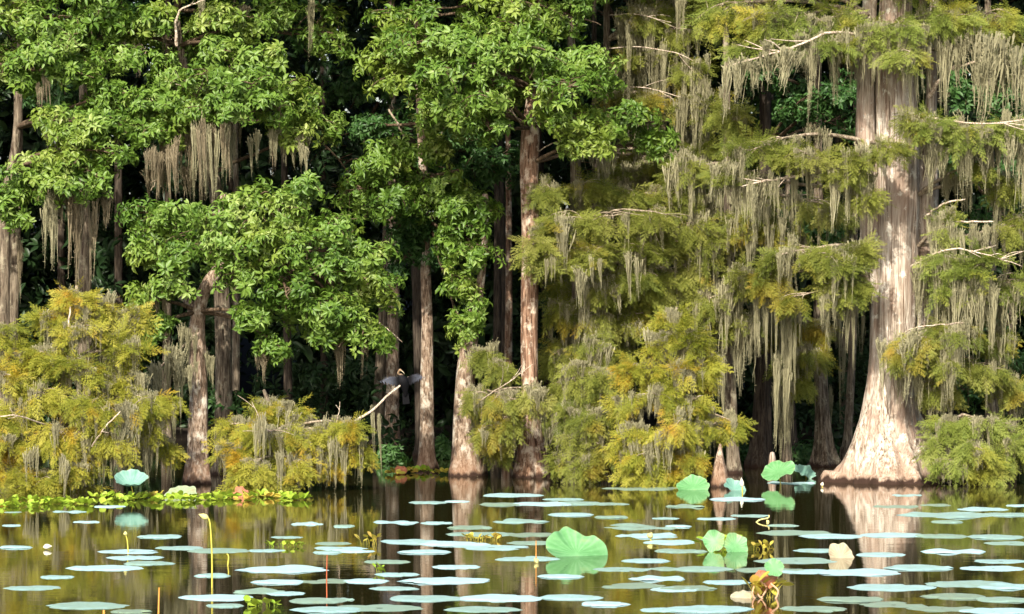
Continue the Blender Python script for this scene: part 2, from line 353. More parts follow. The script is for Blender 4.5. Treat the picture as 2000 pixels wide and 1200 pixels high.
def bough(t, a, c, r, style='broad', mat='leaf', n=None, limb=.022, dens=1., arch=.12, seed=None, twig=None, mossy=0, moss_len=(.25, .6), moss_mat='moss', size=1., name='branch', tpl=None, limbvis=1.):
    BN[0] += 1; rng = rnd(seed or BN[0])
    a, c, r = np.asarray(a, float), np.asarray(c, float), np.asarray(r, float)
    d = c-a; ln = np.linalg.norm(d)+1e-6
    end = c+d/ln*min(.5*r[0], .4*ln+.1)
    mid = (a+end)/2+np.array([0, 0, arch*ln])+rng.normal(0, .06, 3)*ln
    tt = np.linspace(0, 1, 16)[:, None]
    L = (1-tt)**2*a+2*(1-tt)*tt*mid+tt**2*end
    L[1:-1] += np.cumsum(rng.normal(0, .012*ln, (14, 3)), 0)*np.linspace(.3, 1, 14)[:, None]*.6
    mb = MB(); V, Fq = tubes(L, (limb*(1-tt[:, 0])**.8+.004), 7); mb.add(V, Fq)
    area = math.pi*r[0]*r[2]
    if n is None: n = int(np.clip((47 if style == 'broad' else 64)*area*dens/(size**2)+9, 8, 170))
    u = nrm(rng.normal(size=(n, 3)))*(rng.uniform(.12, 1, (n, 1))**(1/2.4)+np.abs(rng.normal(0, .09, (n, 1))))
    if style != 'broad': u[:, 2] = u[:, 2]*.9+.05
    far = u[rng.permutation(n)[:max(4, n//5)]]; u = u+(far[np.argmin(np.linalg.norm(u[:, None]-far[None], axis=2), 1)]-u)*(.40 if style == 'broad' else .3)
    tips = c+u*r
    if style != 'broad': tips[:, 2] -= .35*r[2]*(u[:, 0]**2+u[:, 1]**2)*.7
    dl = np.linalg.norm(tips[:, None]-L[None], axis=2); k = np.argmin(dl+np.where(np.arange(16) < 5, 9, 0)[None], 1)
    k = np.maximum(3, k-rng.integers(0, 4, n)); S = L[k]
    ns = 7; s = np.linspace(0, 1, ns)[None, :, None]
    tl = np.linalg.norm(tips-S, axis=1)
    up = .22 if style == 'broad' else .26
    M = (S+tips)/2+np.array([0, 0, 1])*(up*tl)[:, None]+rng.normal(0, .07, (n, 3))*tl[:, None]
    TP = (1-s)**2*S[:, None]+2*(1-s)*s*M[:, None]+s**2*tips[:, None]
    V, Fq = tubes(TP, np.clip(.0055+.007*tl, .005, .013)[:, None]*np.linspace(1, .35, ns)[None]*limbvis, 4); mb.add(V, Fq)
    br = mb.build(name, MAT[twig or ('twig_brown' if style == 'broad' else 'twig')], t, t.location)
    TG = nrm(np.gradient(TP, axis=1))
    fb = MB()
    if style == 'broad':
        K = 5; f = np.array([.42, .6, .76, .9, 1.])
        f = np.clip(f[None]+rng.uniform(-.07, .07, (n, K)), 0, 1)
        ii = np.minimum((f*(ns-1)).astype(int), ns-2); w = (f*(ns-1)-ii)[..., None]; an = np.arange(n)[:, None]
        P = TP[an, ii]*(1-w)+TP[an, ii+1]*w; tg = TG[an, ii]
        P = (P+rng.normal(0, .035*size, P.shape)).reshape(-1, 3); tg = tg.reshape(-1, 3)
        out = nrm((P-c)/r)
        ax = nrm(tg*.45+out*.55+np.array([0, -.12, .55])+rng.normal(0, .35, P.shape))
        tint = np.clip(.47+rng.normal(0, .10)+np.repeat(rng.normal(0, .10, n), K)+rng.normal(0, .11, len(P)), 0, 1)
        stamp(fb, tpl or ROS, P, blob_rotation(ax, rng), rng.uniform(.62, 1.25, len(P))*size, tint)
    else:
        K = max(5, int(9/size)); f = (np.linspace(.36, 1, K)**.85)[None]+rng.uniform(-.06, .06, (n, K)); f = np.clip(f, 0, 1)
        ii = np.minimum((f*(ns-1)).astype(int), ns-2); w = (f*(ns-1)-ii)[..., None]; an = np.arange(n)[:, None]
        P = TP[an, ii]*(1-w)+TP[an, ii+1]*w; tg = TG[an, ii]
        sd = nrm(np.cross(tg, np.array([0, 0, 1.])))*np.where(np.arange(K) % 2, 1, -1)[None, :, None]
        P = P.reshape(-1, 3); tg = tg.reshape(-1, 3); sd = sd.reshape(-1, 3)
        drp = .55 if style == 'droop' else .12
        X = nrm(tg*.65+sd*rng.uniform(.2, .9, (len(P), 1))+np.array([0, 0, -drp])+rng.normal(0, .28, P.shape))
        Zh = np.array([-.1, -.45, 1.])+rng.normal(0, .42, P.shape)
        tint = np.clip(.45+rng.normal(0, .12)+np.repeat(rng.normal(0, .16, n), K)+rng.normal(0, .10, len(P)), 0, 1)
        stamp(fb, tpl or SPR, P, frame_xz(X, Zh), rng.uniform(.75, 1.2, len(P))*size, tint)
    fo = fb.build('foliage', MAT[mat], br, t.location, smooth=False)
    if mossy:
        for q in range(mossy):
            if rng.uniform() < .5 and n:
                i = rng.integers(0, n); p = TP[i, rng.integers(2, ns)]
            else: p = L[rng.integers(5, 16)]
            l = rng.uniform(*moss_len)*rng.uniform(.45, 1.1)
            l = min(l, p[2]-.03)
            if l > .06: moss(br, p+np.array([0, 0, .01]), l, rng.uniform(.12, .30)*(.6+l), t, moss_mat)
    return br
def bare(t, pts, r0, r1=.004, mat='bare', forks=3, seed=1, name='dead_branch', label=None, Y=None):
    rng = rnd(seed)
    if mat in ('bare', 'twig'): r0, r1 = r0*.62, r1*.7
    P = np.array([W(*p) for p in pts]); C = catmull(P, 14)
    C[1:-1] += rng.normal(0, r0*.3, (12, 3))
    mb = MB(); mb.add(*tubes(C, np.linspace(r0, r1, 14), 7))
    mb.add(np.vstack([C[-1]+[0, 0, r1], C[-1]-[0, 0, r1], C[-1]+nrm(C[-1]-C[-2])*r1*3]), np.array([[0, 1, 2]]))
    for q in range(forks):
        i = rng.integers(5, 12); d = nrm(C[i+1]-C[i]); ln = np.linalg.norm(C[-1]-C[0])*rng.uniform(.14, .34)
        e = C[i]+nrm(d+rng.normal(0, .5, 3))*ln
        mb.add(*tubes(catmull([C[i], (C[i]+e)/2+rng.normal(0, .05, 3)*ln, e], 7), np.linspace(r0*.5, .0025, 7), 4))
    return mb.build(name, MAT[mat], t, t.location, label=label)
def boughs(t, att, rows, Y, style, mat, **kw):
    """rows: (px, py, rx, ry, dY) blobs; att: list of trunk points, each blob hangs from the best of them"""
    A = [np.asarray(x, float) for x in att]
    for (px, py, rx, ry, dy) in rows:
        y = Y+dy; c = W(px, py, y); s = sc(y)
        r = np.array([rx*s, min(max(rx, ry)*s*.8, .75), ry*s])
        if style != 'broad': r = np.maximum(r-.085, .07)
        k = min(A, key=lambda p: np.linalg.norm((p-c)*np.array([1, .6, 1.25]))+(0 if p[2] < c[2]+.15 else .25))
        bough(t, k, c, r, style, mat, **kw)
# ================================================================== the trees at the water's edge
def pts(rows, Y): return [W(a, b, Y) for a, b, c in rows]

# the great bald cypress -----------------------------------------------------------------------
YB = 25.6
big = tree('cypress_tree', 'huge pale bald cypress with wide flared base standing in the water', 1742, 940, YB)
main = [(1741, 944, 118), (1742, 925, 104), (1741, 900, 92), (1738, 870, 74), (1737, 840, 63), (1738, 800, 54), (1740, 750, 46), (1741, 700, 42), (1743, 650, 43), (1746, 600, 44), (1748, 550, 42), (1750, 480, 41), (1752, 400, 42), (1752, 300, 42), (1750, 200, 40), (1750, 100, 34), (1750, 0, 31), (1752, -150, 28)]
trunk(big, main, YB, 'bark_big', k=104, n=170, flute=.15, seed=4, base=.5, rough=.04, top=(.1, 12.5, .05), lobes=(4, 7, 11, 17))
for rows, yy, sd in (([(1708, 560, 10), (1703, 500, 20), (1700, 420, 21), (1692, 330, 22), (1690, 200, 18), (1694, 100, 15), (1702, -60, 13)], YB-.02, 7),
                     ([(1790, 700, 16), (1796, 640, 24), (1800, 560, 27), (1804, 470, 26), (1806, 380, 26), (1812, 300, 20), (1818, 200, 11), (1822, 60, 9), (1830, -60, 8)], YB+.2, 8)):
    trunk(big, rows, yy, 'bark_big', k=36, n=80, flute=.10, seed=sd, rough=.05, name='stem')
# buttress roots at the foot
for rows, yy, sd in (([(1770, 800, 20), (1800, 870, 32), (1822, 915, 44), (1834, 944, 56)][::-1], YB+.05, 3), ([(1770, 820, 10), (1845, 890, 16), (1874, 925, 22), (1880, 945, 26)][::-1], YB+.25, 5),
                     ([(1712, 790, 16), (1694, 850, 24), (1678, 905, 30), (1664, 944, 34)][::-1], YB-.12, 6)):
    trunk(big, rows, yy, 'bark_big', k=40, n=50, flute=.1, seed=sd, name='buttress_root', base=.4)
ab = [W(x, y, YB-.05) for y in (30, 100, 180, 280, 380, 480, 560, 660) for x in (1700, 1795)]
boughs(big, ab, [(1420, 30, 90, 55, -.3), (1520, 45, 110, 55, -.7), (1610, 40, 90, 60, -.6), (1690, 70, 80, 50, -.7), (1760, 60, 70, 40, -.8), (1470, 95, 70, 22, -.5), (1600, 85, 90, 25, -.8), (1770, 110, 60, 30, -.9),
                 (1850, 35, 90, 40, -.5), (1940, 45, 80, 50, -.3), (1970, 120, 50, 30, -.3), (1560, -40, 150, 50, -.4), (1800, -40, 150, 50, -.4)], YB, 'cypress', 'green', mossy=6, moss_len=(.25, .7), dens=.95)
boughs(big, ab, [(1580, 305, 100, 34, -.9), (1685, 305, 70, 26, -1.), (1480, 290, 90, 40, -.8), (1420, 345, 60, 34, -.7), (1790, 235, 55, 30, -.9), (1742, 292, 56, 26, -1.05), (1690, 375, 36, 36, -.8), (1650, 335, 50, 26, -.9)], YB, 'cypress', 'olive', mossy=6, moss_len=(.25, .7), dens=.9)
boughs(big, ab, [(1820, 250, 80, 32, -.9), (1900, 262, 90, 42, -.8), (1975, 250, 60, 40, -.6)], YB, 'cypress', 'green', mossy=8, moss_len=(.25, .7), dens=.9)
boughs(big, ab, [(1550, 500, 80, 44, -.8), (1625, 510, 80, 50, -.95), (1500, 545, 50, 40, -.7), (1580, 575, 90, 40, -.8), (1655, 560, 50, 46, -.9), (1670, 490, 45, 40, -.9)], YB, 'cypress', 'olive', mossy=4, moss_len=(.25, .65), dens=1.0)
boughs(big, ab, [(1850, 515, 60, 40, -.8), (1920, 520, 80, 44, -.9), (1985, 560, 50, 40, -.7), (1840, 440, 40, 40, -.6), (1880, 565, 70, 30, -.8)], YB, 'cypress', 'green', mossy=9, moss_len=(.3, .8), dens=.9)
boughs(big, ab, [(1790, 665, 60, 30, -.9), (1860, 645, 70, 34, -.9), (1850, 710, 80, 36, -.9), (1920, 720, 60, 40, -.7), (1770, 695, 34, 18, -1.), (1950, 660, 60, 44, -.5), (1890, 600, 60, 34, -.5), (1970, 745, 50, 44, -.4), (1840, 760, 50, 26, -.6), (1985, 440, 40, 40, -.3), (1900, 320, 60, 30, -.5), (1960, 360, 50, 40, -.3)], YB, 'droop', 'olive', mossy=7, moss_len=(.25, .7), dens=.8)
bare(big, [(1600, 335, YB-.5), (1530, 348, YB-.8), (1450, 364, YB-1.)], .035, .008, seed=3, label='pale snapped branch hung with moss')
bare(big, [(1700, 80, YB-.5), (1630, 62, YB-.9), (1540, 96, YB-1.1), (1478, 112, YB-1.1), (1428, 128, YB-1.)], .03, .007, seed=4, forks=5)
bare(big, [(1815, 190, YB-.2), (1855, 135, YB-.4), (1938, 116, YB-.6)], .045, .014, seed=5, forks=1)
bare(big, [(1810, 420, YB-.3), (1845, 398, YB-.5), (1882, 390, YB-.6)], .024, .012, seed=6, forks=0)
bare(big, [(1815, 440, YB-.3), (1862, 433, YB-.5), (1936, 433, YB-.6)], .022, .014, seed=7, forks=0)
bare(big, [(1780, 520, YB-.5), (1850, 488, YB-.9), (1910, 494, YB-1.1), (1995, 520, YB-1.1)], .022, .006, seed=8, forks=9)
bare(big, [(1770, 225, YB-.6), (1850, 236, YB-.9), (1930, 242, YB-1.), (2010, 232, YB-1.)], .022, .008, seed=18, forks=5)
bare(big, [(1740, 670, YB-.5), (1790, 640, YB-.9), (1880, 632, YB-1.1)], .018, .005, seed=28, forks=4)
hang = bpy.data.objects.new('moss_curtain', None); col.objects.link(hang); hang.parent = big
for (px, py, lp, wp, dy) in [(1440, 128, 105, 34, -1.), (1485, 112, 70, 60, -1.1), (1530, 100, 85, 50, -1.1), (1575, 85, 90, 34, -1.), (1590, 80, 150, 20, -1.), (1640, 64, 90, 24, -.9), (1690, 70, 100, 30, -.8), (1725, 80, 110, 18, -.9), (1790, 80, 150, 26, -.8), (1537, 570, 120, 12, -.6), (1535, 640, 140, 16, -.6), (1534, 720, 170, 24, -.6), (1520, 590, 130, 12, -.7), (1560, 585, 100, 10, -.7), (1498, 580, 150, 12, -.6), (1480, 570, 110, 10, -.6), (1545, 640, 120, 12, -.6), (1668, 590, 130, 9, -.8), (1650, 600, 80, 12, -.8), (1830, 60, 150, 40, -.6),
                             (1880, 70, 160, 50, -.6), (1920, 118, 130, 50, -.6), (1965, 90, 140, 60, -.6), (1990, 120, 110, 40, -.6), (1470, 362, 85, 16, -1.), (1510, 352, 80, 16, -.9), (1555, 345, 95, 16, -.7), (1585, 340, 70, 16, -.6),
                             (1660, 330, 110, 50, -.8), (1690, 350, 70, 30, -.7), (1870, 270, 110, 50, -.9), (1825, 300, 90, 40, -.8), (1940, 275, 100, 50, -.8), (1985, 270, 150, 40, -.7), (1900, 436, 45, 14, -.6), (1932, 436, 50, 14, -.6),
                             (1880, 560, 130, 36, -.9), (1920, 560, 120, 30, -.9), (1960, 575, 130, 40, -.8), (1850, 560, 90, 26, -.8), (1800, 720, 75, 24, -.9), (1415, 330, 75, 30, -.8)]:
    y = YB+dy; moss(hang, W(px, py, y), lp*sc(y), wp*sc(y)*1.7, big)

# middle tree: red trunk carrying a broad leafed crown -------------------------------------------
YC = 26.5
mid = tree('tree', 'tall red-barked tree with flared foot in mid-stand, under a wide leafy crown', 1037, 932, YC)
rows = [(1037, 935, 36), (1037, 905, 31), (1037, 870, 25), (1036, 830, 20), (1035, 760, 16.5), (1034, 660, 16), (1035, 560, 17), (1036, 450, 17), (1034, 350, 18), (1036, 260, 17), (1040, 200, 13), (1044, 120, 11), (1050, 0, 10), (1055, -200, 9)]
trunk(mid, rows, YC, 'bark_red', k=44, n=130, flute=.10, seed=12, base=.25, rough=.05, top=(.1, 11.5, .03))
bare(mid, [(1022, 250, YC), (1010, 232, YC-.2), (985, 205, YC-.3), (960, 195, YC-.5)], .02, .006, 'twig', seed=9)
bare(mid, [(1040, 270, YC), (1055, 215, YC+.1), (1062, 180, YC)], .035, .02, 'bark_red', seed=10, forks=0, name='branch')
boughs(mid, [W(1037, y, YC+.1) for y in (-20, 80, 180)], [(820, 130, 140, 80, .1), (950, 150, 130, 90, .1), (1080, 150, 130, 90, .1), (900, 240, 100, 60, .1), (1150, 240, 90, 60, .3)], YC, 'broad', 'leaf', dens=.5)
bare(mid, [(1046, 300, YC), (1075, 282, YC-.2), (1095, 275, YC-.3)], .014, .005, 'twig', seed=11, forks=1)
am = [W(1037, y, YC) for y in (-60, 20, 90, 170, 250, 320)]
boughs(mid, am, [(760, 115, 70, 40, -.6), (830, 90, 90, 45, -.9), (910, 80, 90, 45, -1.), (800, 165, 80, 40, -.8), (890, 150, 90, 45, -1.1), (980, 120, 80, 50, -1.2), (1060, 110, 80, 50, -1.1), (1140, 125, 70, 50, -.8), (1100, 175, 90, 45, -1.2),
                 (950, 195, 80, 45, -1.2), (870, 215, 70, 40, -.9), (960, 255, 55, 45, -1.), (1110, 235, 80, 40, -1.), (1170, 250, 50, 40, -.8), (1150, 290, 50, 35, -.8), (1020, 60, 100, 40, -.7), (1240, 250, 60, 50, .3), (1290, 280, 50, 40, .5)], YC, 'broad', 'leaf', dens=1.15)
boughs(mid, am, [(880, 25, 120, 50, -.3), (1010, 10, 120, 50, -.3), (1130, 40, 90, 50, 0.), (760, 50, 70, 40, .4), (1000, -80, 240, 80, -.4), (1180, 150, 60, 40, .4)], YC, 'broad', 'leaf', dens=1.0)

# moss-hung cypress right of it --------------------------------------------------------------
YD = 27.6
cy2 = tree('cypress_tree', 'olive drooping cypress, its thin moss-wrapped trunk close beside the red-barked tree', 1128, 930, YD)
trunk(cy2, [(1125, 932, 26), (1126, 890, 18), (1130, 800, 14), (1131, 700, 13), (1130, 600, 13), (1128, 480, 12), (1125, 350, 11), (1120, 200, 9), (1115, 0, 7)], YD, 'bark_grey', seed=14, flute=.1, base=.25, top=(0, 9.5, .02))
ac = [W(1129, y, YD) for y in (330, 400, 450, 520, 600, 680, 760)]
boughs(cy2, ac, [(1060, 375, 55, 26, -1.3), (1140, 365, 70, 28, -1.2), (1220, 380, 70, 28, -1.1), (1290, 380, 60, 30, -1.), (1045, 480, 50, 30, -1.7), (1110, 440, 75, 34, -1.6), (1190, 430, 80, 34, -1.5), (1270, 430, 80, 34, -1.3), (1080, 510, 70, 34, -1.6), (1160, 495, 80, 40, -1.5), (1240, 490, 80, 40, -1.3), (1310, 470, 50, 40, -1.)],
       YD, 'cypress', 'olive', mossy=5, moss_len=(.2, .55), dens=.95)
boughs(cy2, ac, [(1240, 610, 60, 60, -.8), (1300, 560, 60, 60, -.9), (1250, 540, 70, 40, -1.1), (1360, 560, 50, 60, -.8), (1180, 560, 60, 40, -1.1), (1110, 600, 60, 50, -.8), (1170, 620, 60, 50, -.9), (1090, 690, 50, 50, -.6), (1150, 700, 60, 60, -.8), (1110, 770, 55, 50, -.6), (1170, 790, 50, 60, -.7), (1130, 860, 40, 40, -.7), (1230, 560, 70, 40, -.6), (1200, 690, 50, 60, -.5)], YD, 'droop', 'olive', mossy=8, moss_len=(.25, .65), dens=.75)
bare(cy2, [(1128, 470, YD-.3), (1190, 415, YD-1.4), (1260, 412, YD-1.6), (1330, 425, YD-1.5)], .016, .005, 'twig', seed=21, forks=5)
bare(cy2, [(1130, 620, YD-.4), (1160, 590, YD-.8), (1210, 520, YD-.9)], .010, .004, 'twig', seed=22, forks=2)

# low cypresses hanging over the water -------------------------------------------------------
def low(label, px, py, base_rows, rows, mat, mossy, dens=1., style='cypress', Ys=None, seed=1, bark='bark_grey', moss_len=(.2, .5)):
    Y = Ys or yd(py)
    t = tree('cypress_tree', label, px, py, Y, 'low young cypresses along the water')
    trunk(t, base_rows, Y, bark, k=16, n=50, seed=seed, flute=.08, base=.2)
    at = [W(a, b, Y) for a, b, c in base_rows[1:]]
    dens *= .85
    boughs(t, at, [r for r in rows if r[1] < 760], Y, style, mat, mossy=mossy, dens=dens, moss_len=moss_len, limb=.016)
    boughs(t, at, [r for r in rows if r[1] >= 760], Y, 'droop', mat, mossy=mossy, dens=dens*.9, moss_len=moss_len, limb=.014)
    return t
YL = 23.8
gold1 = low('big golden young cypress filling the bank beside the bent-trunk tree, down to the water', 135, 975, [(128, 985, 22), (130, 900, 14), (133, 800, 10), (134, 700, 7), (138, 620, 5), (150, 560, 3)],
    [(150, 580, 60, 40, -.1), (95, 625, 40, 26, -.2), (200, 600, 50, 30, 0), (250, 625, 50, 40, .1), (160, 645, 70, 40, -.3), (235, 680, 70, 44, -.2), (95, 690, 60, 40, -.3), (150, 720, 80, 40, -.5), (250, 745, 70, 40, -.2), (80, 770, 70, 40, -.5), (170, 790, 90, 44, -.7), (270, 790, 80, 36, -.4), (320, 780, 40, 30, -.1), (110, 850, 90, 40, -.7), (210, 850, 80, 40, -.6), (300, 825, 50, 30, -.2), (150, 910, 80, 36, -.6), (325, 870, 30, 26, .1), (80, 940, 80, 40, -.5), (160, 955, 60, 26, -.4)],
    'gold', 9, .85, Ys=YL, seed=31)
gold0 = low('golden young cypress cut off by the photo edge, its rounded top below a dark trunk', -10, 975, [(-20, 985, 18), (-18, 900, 12), (-12, 780, 9), (-5, 680, 5), (0, 630, 3)],
    [(10, 650, 60, 44, 0), (50, 700, 50, 44, -.1), (0, 740, 60, 44, -.3), (20, 810, 60, 40, -.4), (10, 870, 60, 40, -.5), (30, 930, 60, 44, -.5), (10, 970, 70, 26, -.5), (-60, 700, 60, 60, 0), (-70, 850, 60, 80, -.2)], 'gold', 7, .9, Ys=YL-.1, seed=32)
YM = 23.9
gold2 = low('low spreading cypress with gold and green needles, around a foot of the bent-trunk tree', 560, 955, [(560, 960, 18), (555, 900, 11), (540, 850, 8), (525, 790, 5), (515, 762, 3)],
    [(515, 790, 50, 32, 0), (565, 805, 50, 30, 0), (462, 832, 50, 34, -.3), (530, 845, 80, 36, -.4), (600, 855, 60, 36, -.2), (450, 885, 46, 40, -.5), (500, 905, 70, 40, -.6), (570, 905, 70, 40, -.4), (640, 845, 40, 34, -.2), (690, 830, 44, 30, -.3), (640, 895, 36, 30, -.2), (705, 870, 30, 34, -.2), (470, 945, 56, 26, -.6), (530, 948, 50, 20, -.5)],
    'gold', 8, .85, Ys=YM, seed=33)
bare(gold2, [(655, 850, YM-.2), (690, 825, YM-.25), (730, 800, YM-.25), (762, 768, YM-.22), (792, 747, YM-.2)], .026, .014, 'bare', seed=12, forks=1, label='bare pale branch the bird perches on')
bare(gold2, [(500, 900, YM-.4), (508, 830, YM-.7), (492, 785, YM-.75)], .012, .004, 'bare', seed=13, forks=2)
bare(gold2, [(640, 870, YM-.2), (660, 815, YM-.3), (664, 785, YM-.3)], .009, .004, 'bare', seed=14, forks=1)
bare(gold1, [(180, 872, YL-.8), (205, 835, YL-1.), (234, 805, YL-1.)], .014, .009, 'bare', seed=15, forks=1)
bare(gold1, [(135, 690, YL-.2), (133, 650, YL-.35), (137, 600, YL-.35)], .022, .012, 'bare', seed=16, forks=0)
bare(gold1, [(90, 830, YL-.7), (30, 812, YL-1.1), (-20, 815, YL-1.1)], .014, .006, 'bare', seed=17, forks=3)
YR = 24.7
gold3 = low('orange and gold young cypress between the moss-wrapped trunk and the white cypress knee', 1290, 940, [(1285, 946, 16), (1288, 900, 11), (1295, 800, 8), (1305, 700, 6), (1315, 640, 4), (1322, 600, 2)],
    [(1315, 620, 34, 34, 0), (1290, 670, 50, 34, -.1), (1350, 665, 44, 34, -.1), (1250, 720, 50, 36, -.1), (1320, 720, 60, 36, -.3), (1375, 720, 34, 34, 0), (1280, 775, 70, 36, -.4), (1350, 780, 50, 36, -.3), (1220, 780, 40, 34, 0), (1240, 835, 60, 36, -.4), (1320, 835, 70, 36, -.6), (1390, 830, 50, 26, -.2), (1430, 822, 34, 18, -.1), (1215, 875, 44, 34, -.3), (1270, 890, 70, 36, -.5), (1350, 885, 50, 34, -.4), (1260, 925, 60, 20, -.4), (1330, 920, 40, 26, -.4)],
    'gold', 8, .85, Ys=YR, seed=34)
YG = 25.6
fea = low('pale green feathery cypress drooping around the foot of the red-barked trunk', 912, 925, [(912, 928, 38), (910, 895, 31), (908, 850, 25), (908, 780, 20), (912, 700, 18), (924, 630, 14), (936, 570, 9), (945, 480, 7), (948, 380, 6)],
    [(950, 690, 40, 34, -.3), (980, 720, 40, 34, -.5), (930, 770, 50, 40, -.6), (990, 780, 60, 40, -1.1), (1045, 770, 24, 18, -1.3), (960, 840, 60, 44, -.9), (985, 825, 36, 26, -1.0), (975, 870, 26, 26, -.7)], 'olive', 7, .8, 'droop', Ys=26.9, seed=35, bark='bark_mix')
bare(fea, [(915, 800, 26.4), (960, 768, 26.), (1000, 742, 25.8), (1040, 712, 25.8)], .013, .005, 'bare', seed=19, forks=3)
for (t_, Yt, rows) in ((gold1, YL, [(215, 840, 105, 26, -.6), (235, 835, 115, 22, -.6), (255, 830, 95, 26, -.6), (280, 850, 85, 20, -.3), (300, 850, 70, 18, -.2), (345, 780, 70, 12, -.1), (190, 870, 85, 22, -.7), (335, 885, 60, 18, 0), (130, 900, 80, 18, -.9), (60, 880, 70, 18, -.9)]),
                       (gold2, YM, [(505, 828, 105, 18, -.7), (540, 890, 80, 16, -.7), (690, 835, 100, 26, -.4), (735, 800, 120, 12, -.25), (660, 860, 90, 20, -.4), (700, 860, 90, 14, -.35), (620, 890, 70, 16, -.4), (600, 900, 70, 12, -.5)]),
                       (gold3, YR, [(1250, 860, 70, 24, -.6), (1300, 860, 75, 26, -.7), (1215, 890, 45, 22, -.4), (1350, 840, 80, 16, -.5), (1335, 800, 60, 20, -.6), (1275, 900, 40, 20, -.6)])):
    hg = bpy.data.objects.new('moss_curtain', None); col.objects.link(hg); hg.parent = t_
    for (px, py, lp, wp, dy) in rows:
        y = Yt+dy; moss(hg, W(px, py, y), lp*sc(y), wp*sc(y)*1.7, t_)
low('drooping olive young cypress hung with moss, between the red-barked trunk and the orange cypress', 1140, 935, [(1138, 938, 13), (1140, 890, 9), (1146, 800, 7), (1152, 720, 5), (1156, 660, 3)],
    [(1160, 670, 34, 40, -.1), (1125, 730, 40, 44, -.2), (1175, 740, 44, 44, -.3), (1122, 800, 38, 44, -.3), (1160, 810, 50, 44, -.5), (1125, 865, 36, 40, -.4), (1165, 870, 44, 40, -.5), (1135, 905, 44, 26, -.5), (1100, 895, 20, 30, -.2)], 'olive', 8, .75, 'droop', Ys=25.5, seed=37)
low('low mossy cypress thicket against the swollen foot of the huge pale cypress', 1880, 940, [(1905, 945, 16), (1900, 900, 11), (1890, 850, 7), (1880, 810, 4)],
    [(1850, 825, 50, 30, -.1), (1910, 820, 50, 34, -.2), (1960, 830, 50, 34, 0), (1840, 870, 50, 34, -.2), (1900, 870, 60, 34, -.4), (1965, 880, 50, 40, -.2), (1860, 905, 50, 20, -.4), (1930, 915, 44, 22, -.3), (2020, 860, 50, 60, 0)], 'green', 6, .9, Ys=24.9, seed=36)

# the bent tree of the left bank -------------------------------------------------------------
YT = 25.1
bent = tree('tree', 'broad-leafed tree with a leaning forked trunk speckled pink and grey, foot in floating weeds', 385, 945, YT)
bent_rows = [(386, 948, 28), (387, 915, 24), (388, 880, 20), (388, 830, 18.5), (389, 760, 17), (386, 700, 18), (384, 650, 16), (388, 610, 14), (397, 575, 13), (410, 550, 13), (424, 530, 12), (436, 490, 8), (432, 430, 7), (436, 380, 6)]
trunk(bent, bent_rows, YT, 'bark_mix', k=36, n=110, flute=.05, seed=41, base=.3, rough=.06)
bare(bent, [(386, 625, YT), (366, 590, YT+.1), (345, 560, YT+.1), (318, 520, YT)], .055, .02, 'bark_mix', seed=31, forks=2, name='branch')
bare(bent, [(408, 560, YT), (440, 545, YT+.1), (480, 530, YT+.2), (540, 500, YT+.1)], .06, .025, 'bark_dark', seed=32, forks=2, name='branch')
bare(bent, [(385, 650, YT-.05), (345, 690, YT-.2), (318, 710, YT-.3), (308, 730, YT-.3)], .022, .006, 'bare', seed=33, forks=3, name='dead_branch')
bare(bent, [(388, 480, YT-.1), (404, 466, YT-.6), (420, 440, YT-.7), (445, 428, YT-.7)], .016, .007, 'bare', seed=34, forks=3)
bt = [W(388, 610, YT), W(345, 560, YT), W(424, 530, YT), W(480, 530, YT), W(434, 430, YT), W(318, 520, YT), W(540, 500, YT)]
boughs(bent, bt, [(290, 430, 60, 40, -.3), (350, 420, 70, 40, -.4), (280, 500, 50, 40, -.4), (350, 500, 70, 44, -.6), (330, 560, 60, 34, -.5), (280, 590, 36, 34, -.4), (300, 640, 30, 30, -.3), (420, 480, 60, 44, -.7), (470, 430, 70, 44, -.6), (520, 480, 70, 44, -.8), (480, 545, 60, 40, -.7), (550, 420, 70, 44, -.5), (590, 500, 70, 44, -.8), (560, 570, 70, 44, -.8), (500, 620, 50, 40, -.7), (530, 680, 50, 40, -.6), (640, 450, 70, 44, -.6), (660, 530, 70, 44, -.7), (630, 600, 70, 44, -.8), (720, 500, 60, 40, -.5), (740, 570, 50, 40, -.5), (690, 630, 60, 40, -.6), (735, 665, 40, 30, -.5), (500, 390, 70, 34, -.3), (600, 370, 70, 36, -.2), (650, 660, 50, 30, -.6)], YT, 'broad', 'leaf', dens=1.1)
boughs(bent, bt, [(310, 480, 90, 100, .5), (430, 480, 110, 90, .4), (540, 500, 110, 110, .4), (650, 520, 110, 110, .3), (720, 560, 80, 90, .3), (570, 400, 120, 50, .5), (600, 620, 120, 60, .2)], YT, 'broad', 'leaf', dens=.5)
hb = bpy.data.objects.new('moss_curtain', None); col.objects.link(hb); hb.parent = bent
for (px, py, lp, wp, dy, m) in [(368, 655, 95, 24, -.35, 'moss'), (350, 690, 110, 44, -.35, 'moss'), (320, 710, 90, 40, -.4, 'moss'), (372, 710, 60, 18, -.35, 'moss'), (406, 690, 60, 14, -.3, 'moss'), (345, 740, 70, 24, -.4, 'moss'), (512, 700, 55, 22, -.6, 'moss_brown'), (660, 665, 90, 20, -.5, 'moss_brown'), (712, 660, 80, 16, -.5, 'moss_brown'), (310, 560, 110, 22, -.3, 'moss_brown'), (660, 520, 80, 26, -.3, 'moss')]:
    y = YT+dy; moss(hb, W(px, py, y), lp*sc(y), wp*sc(y)*1.7, bent, m)

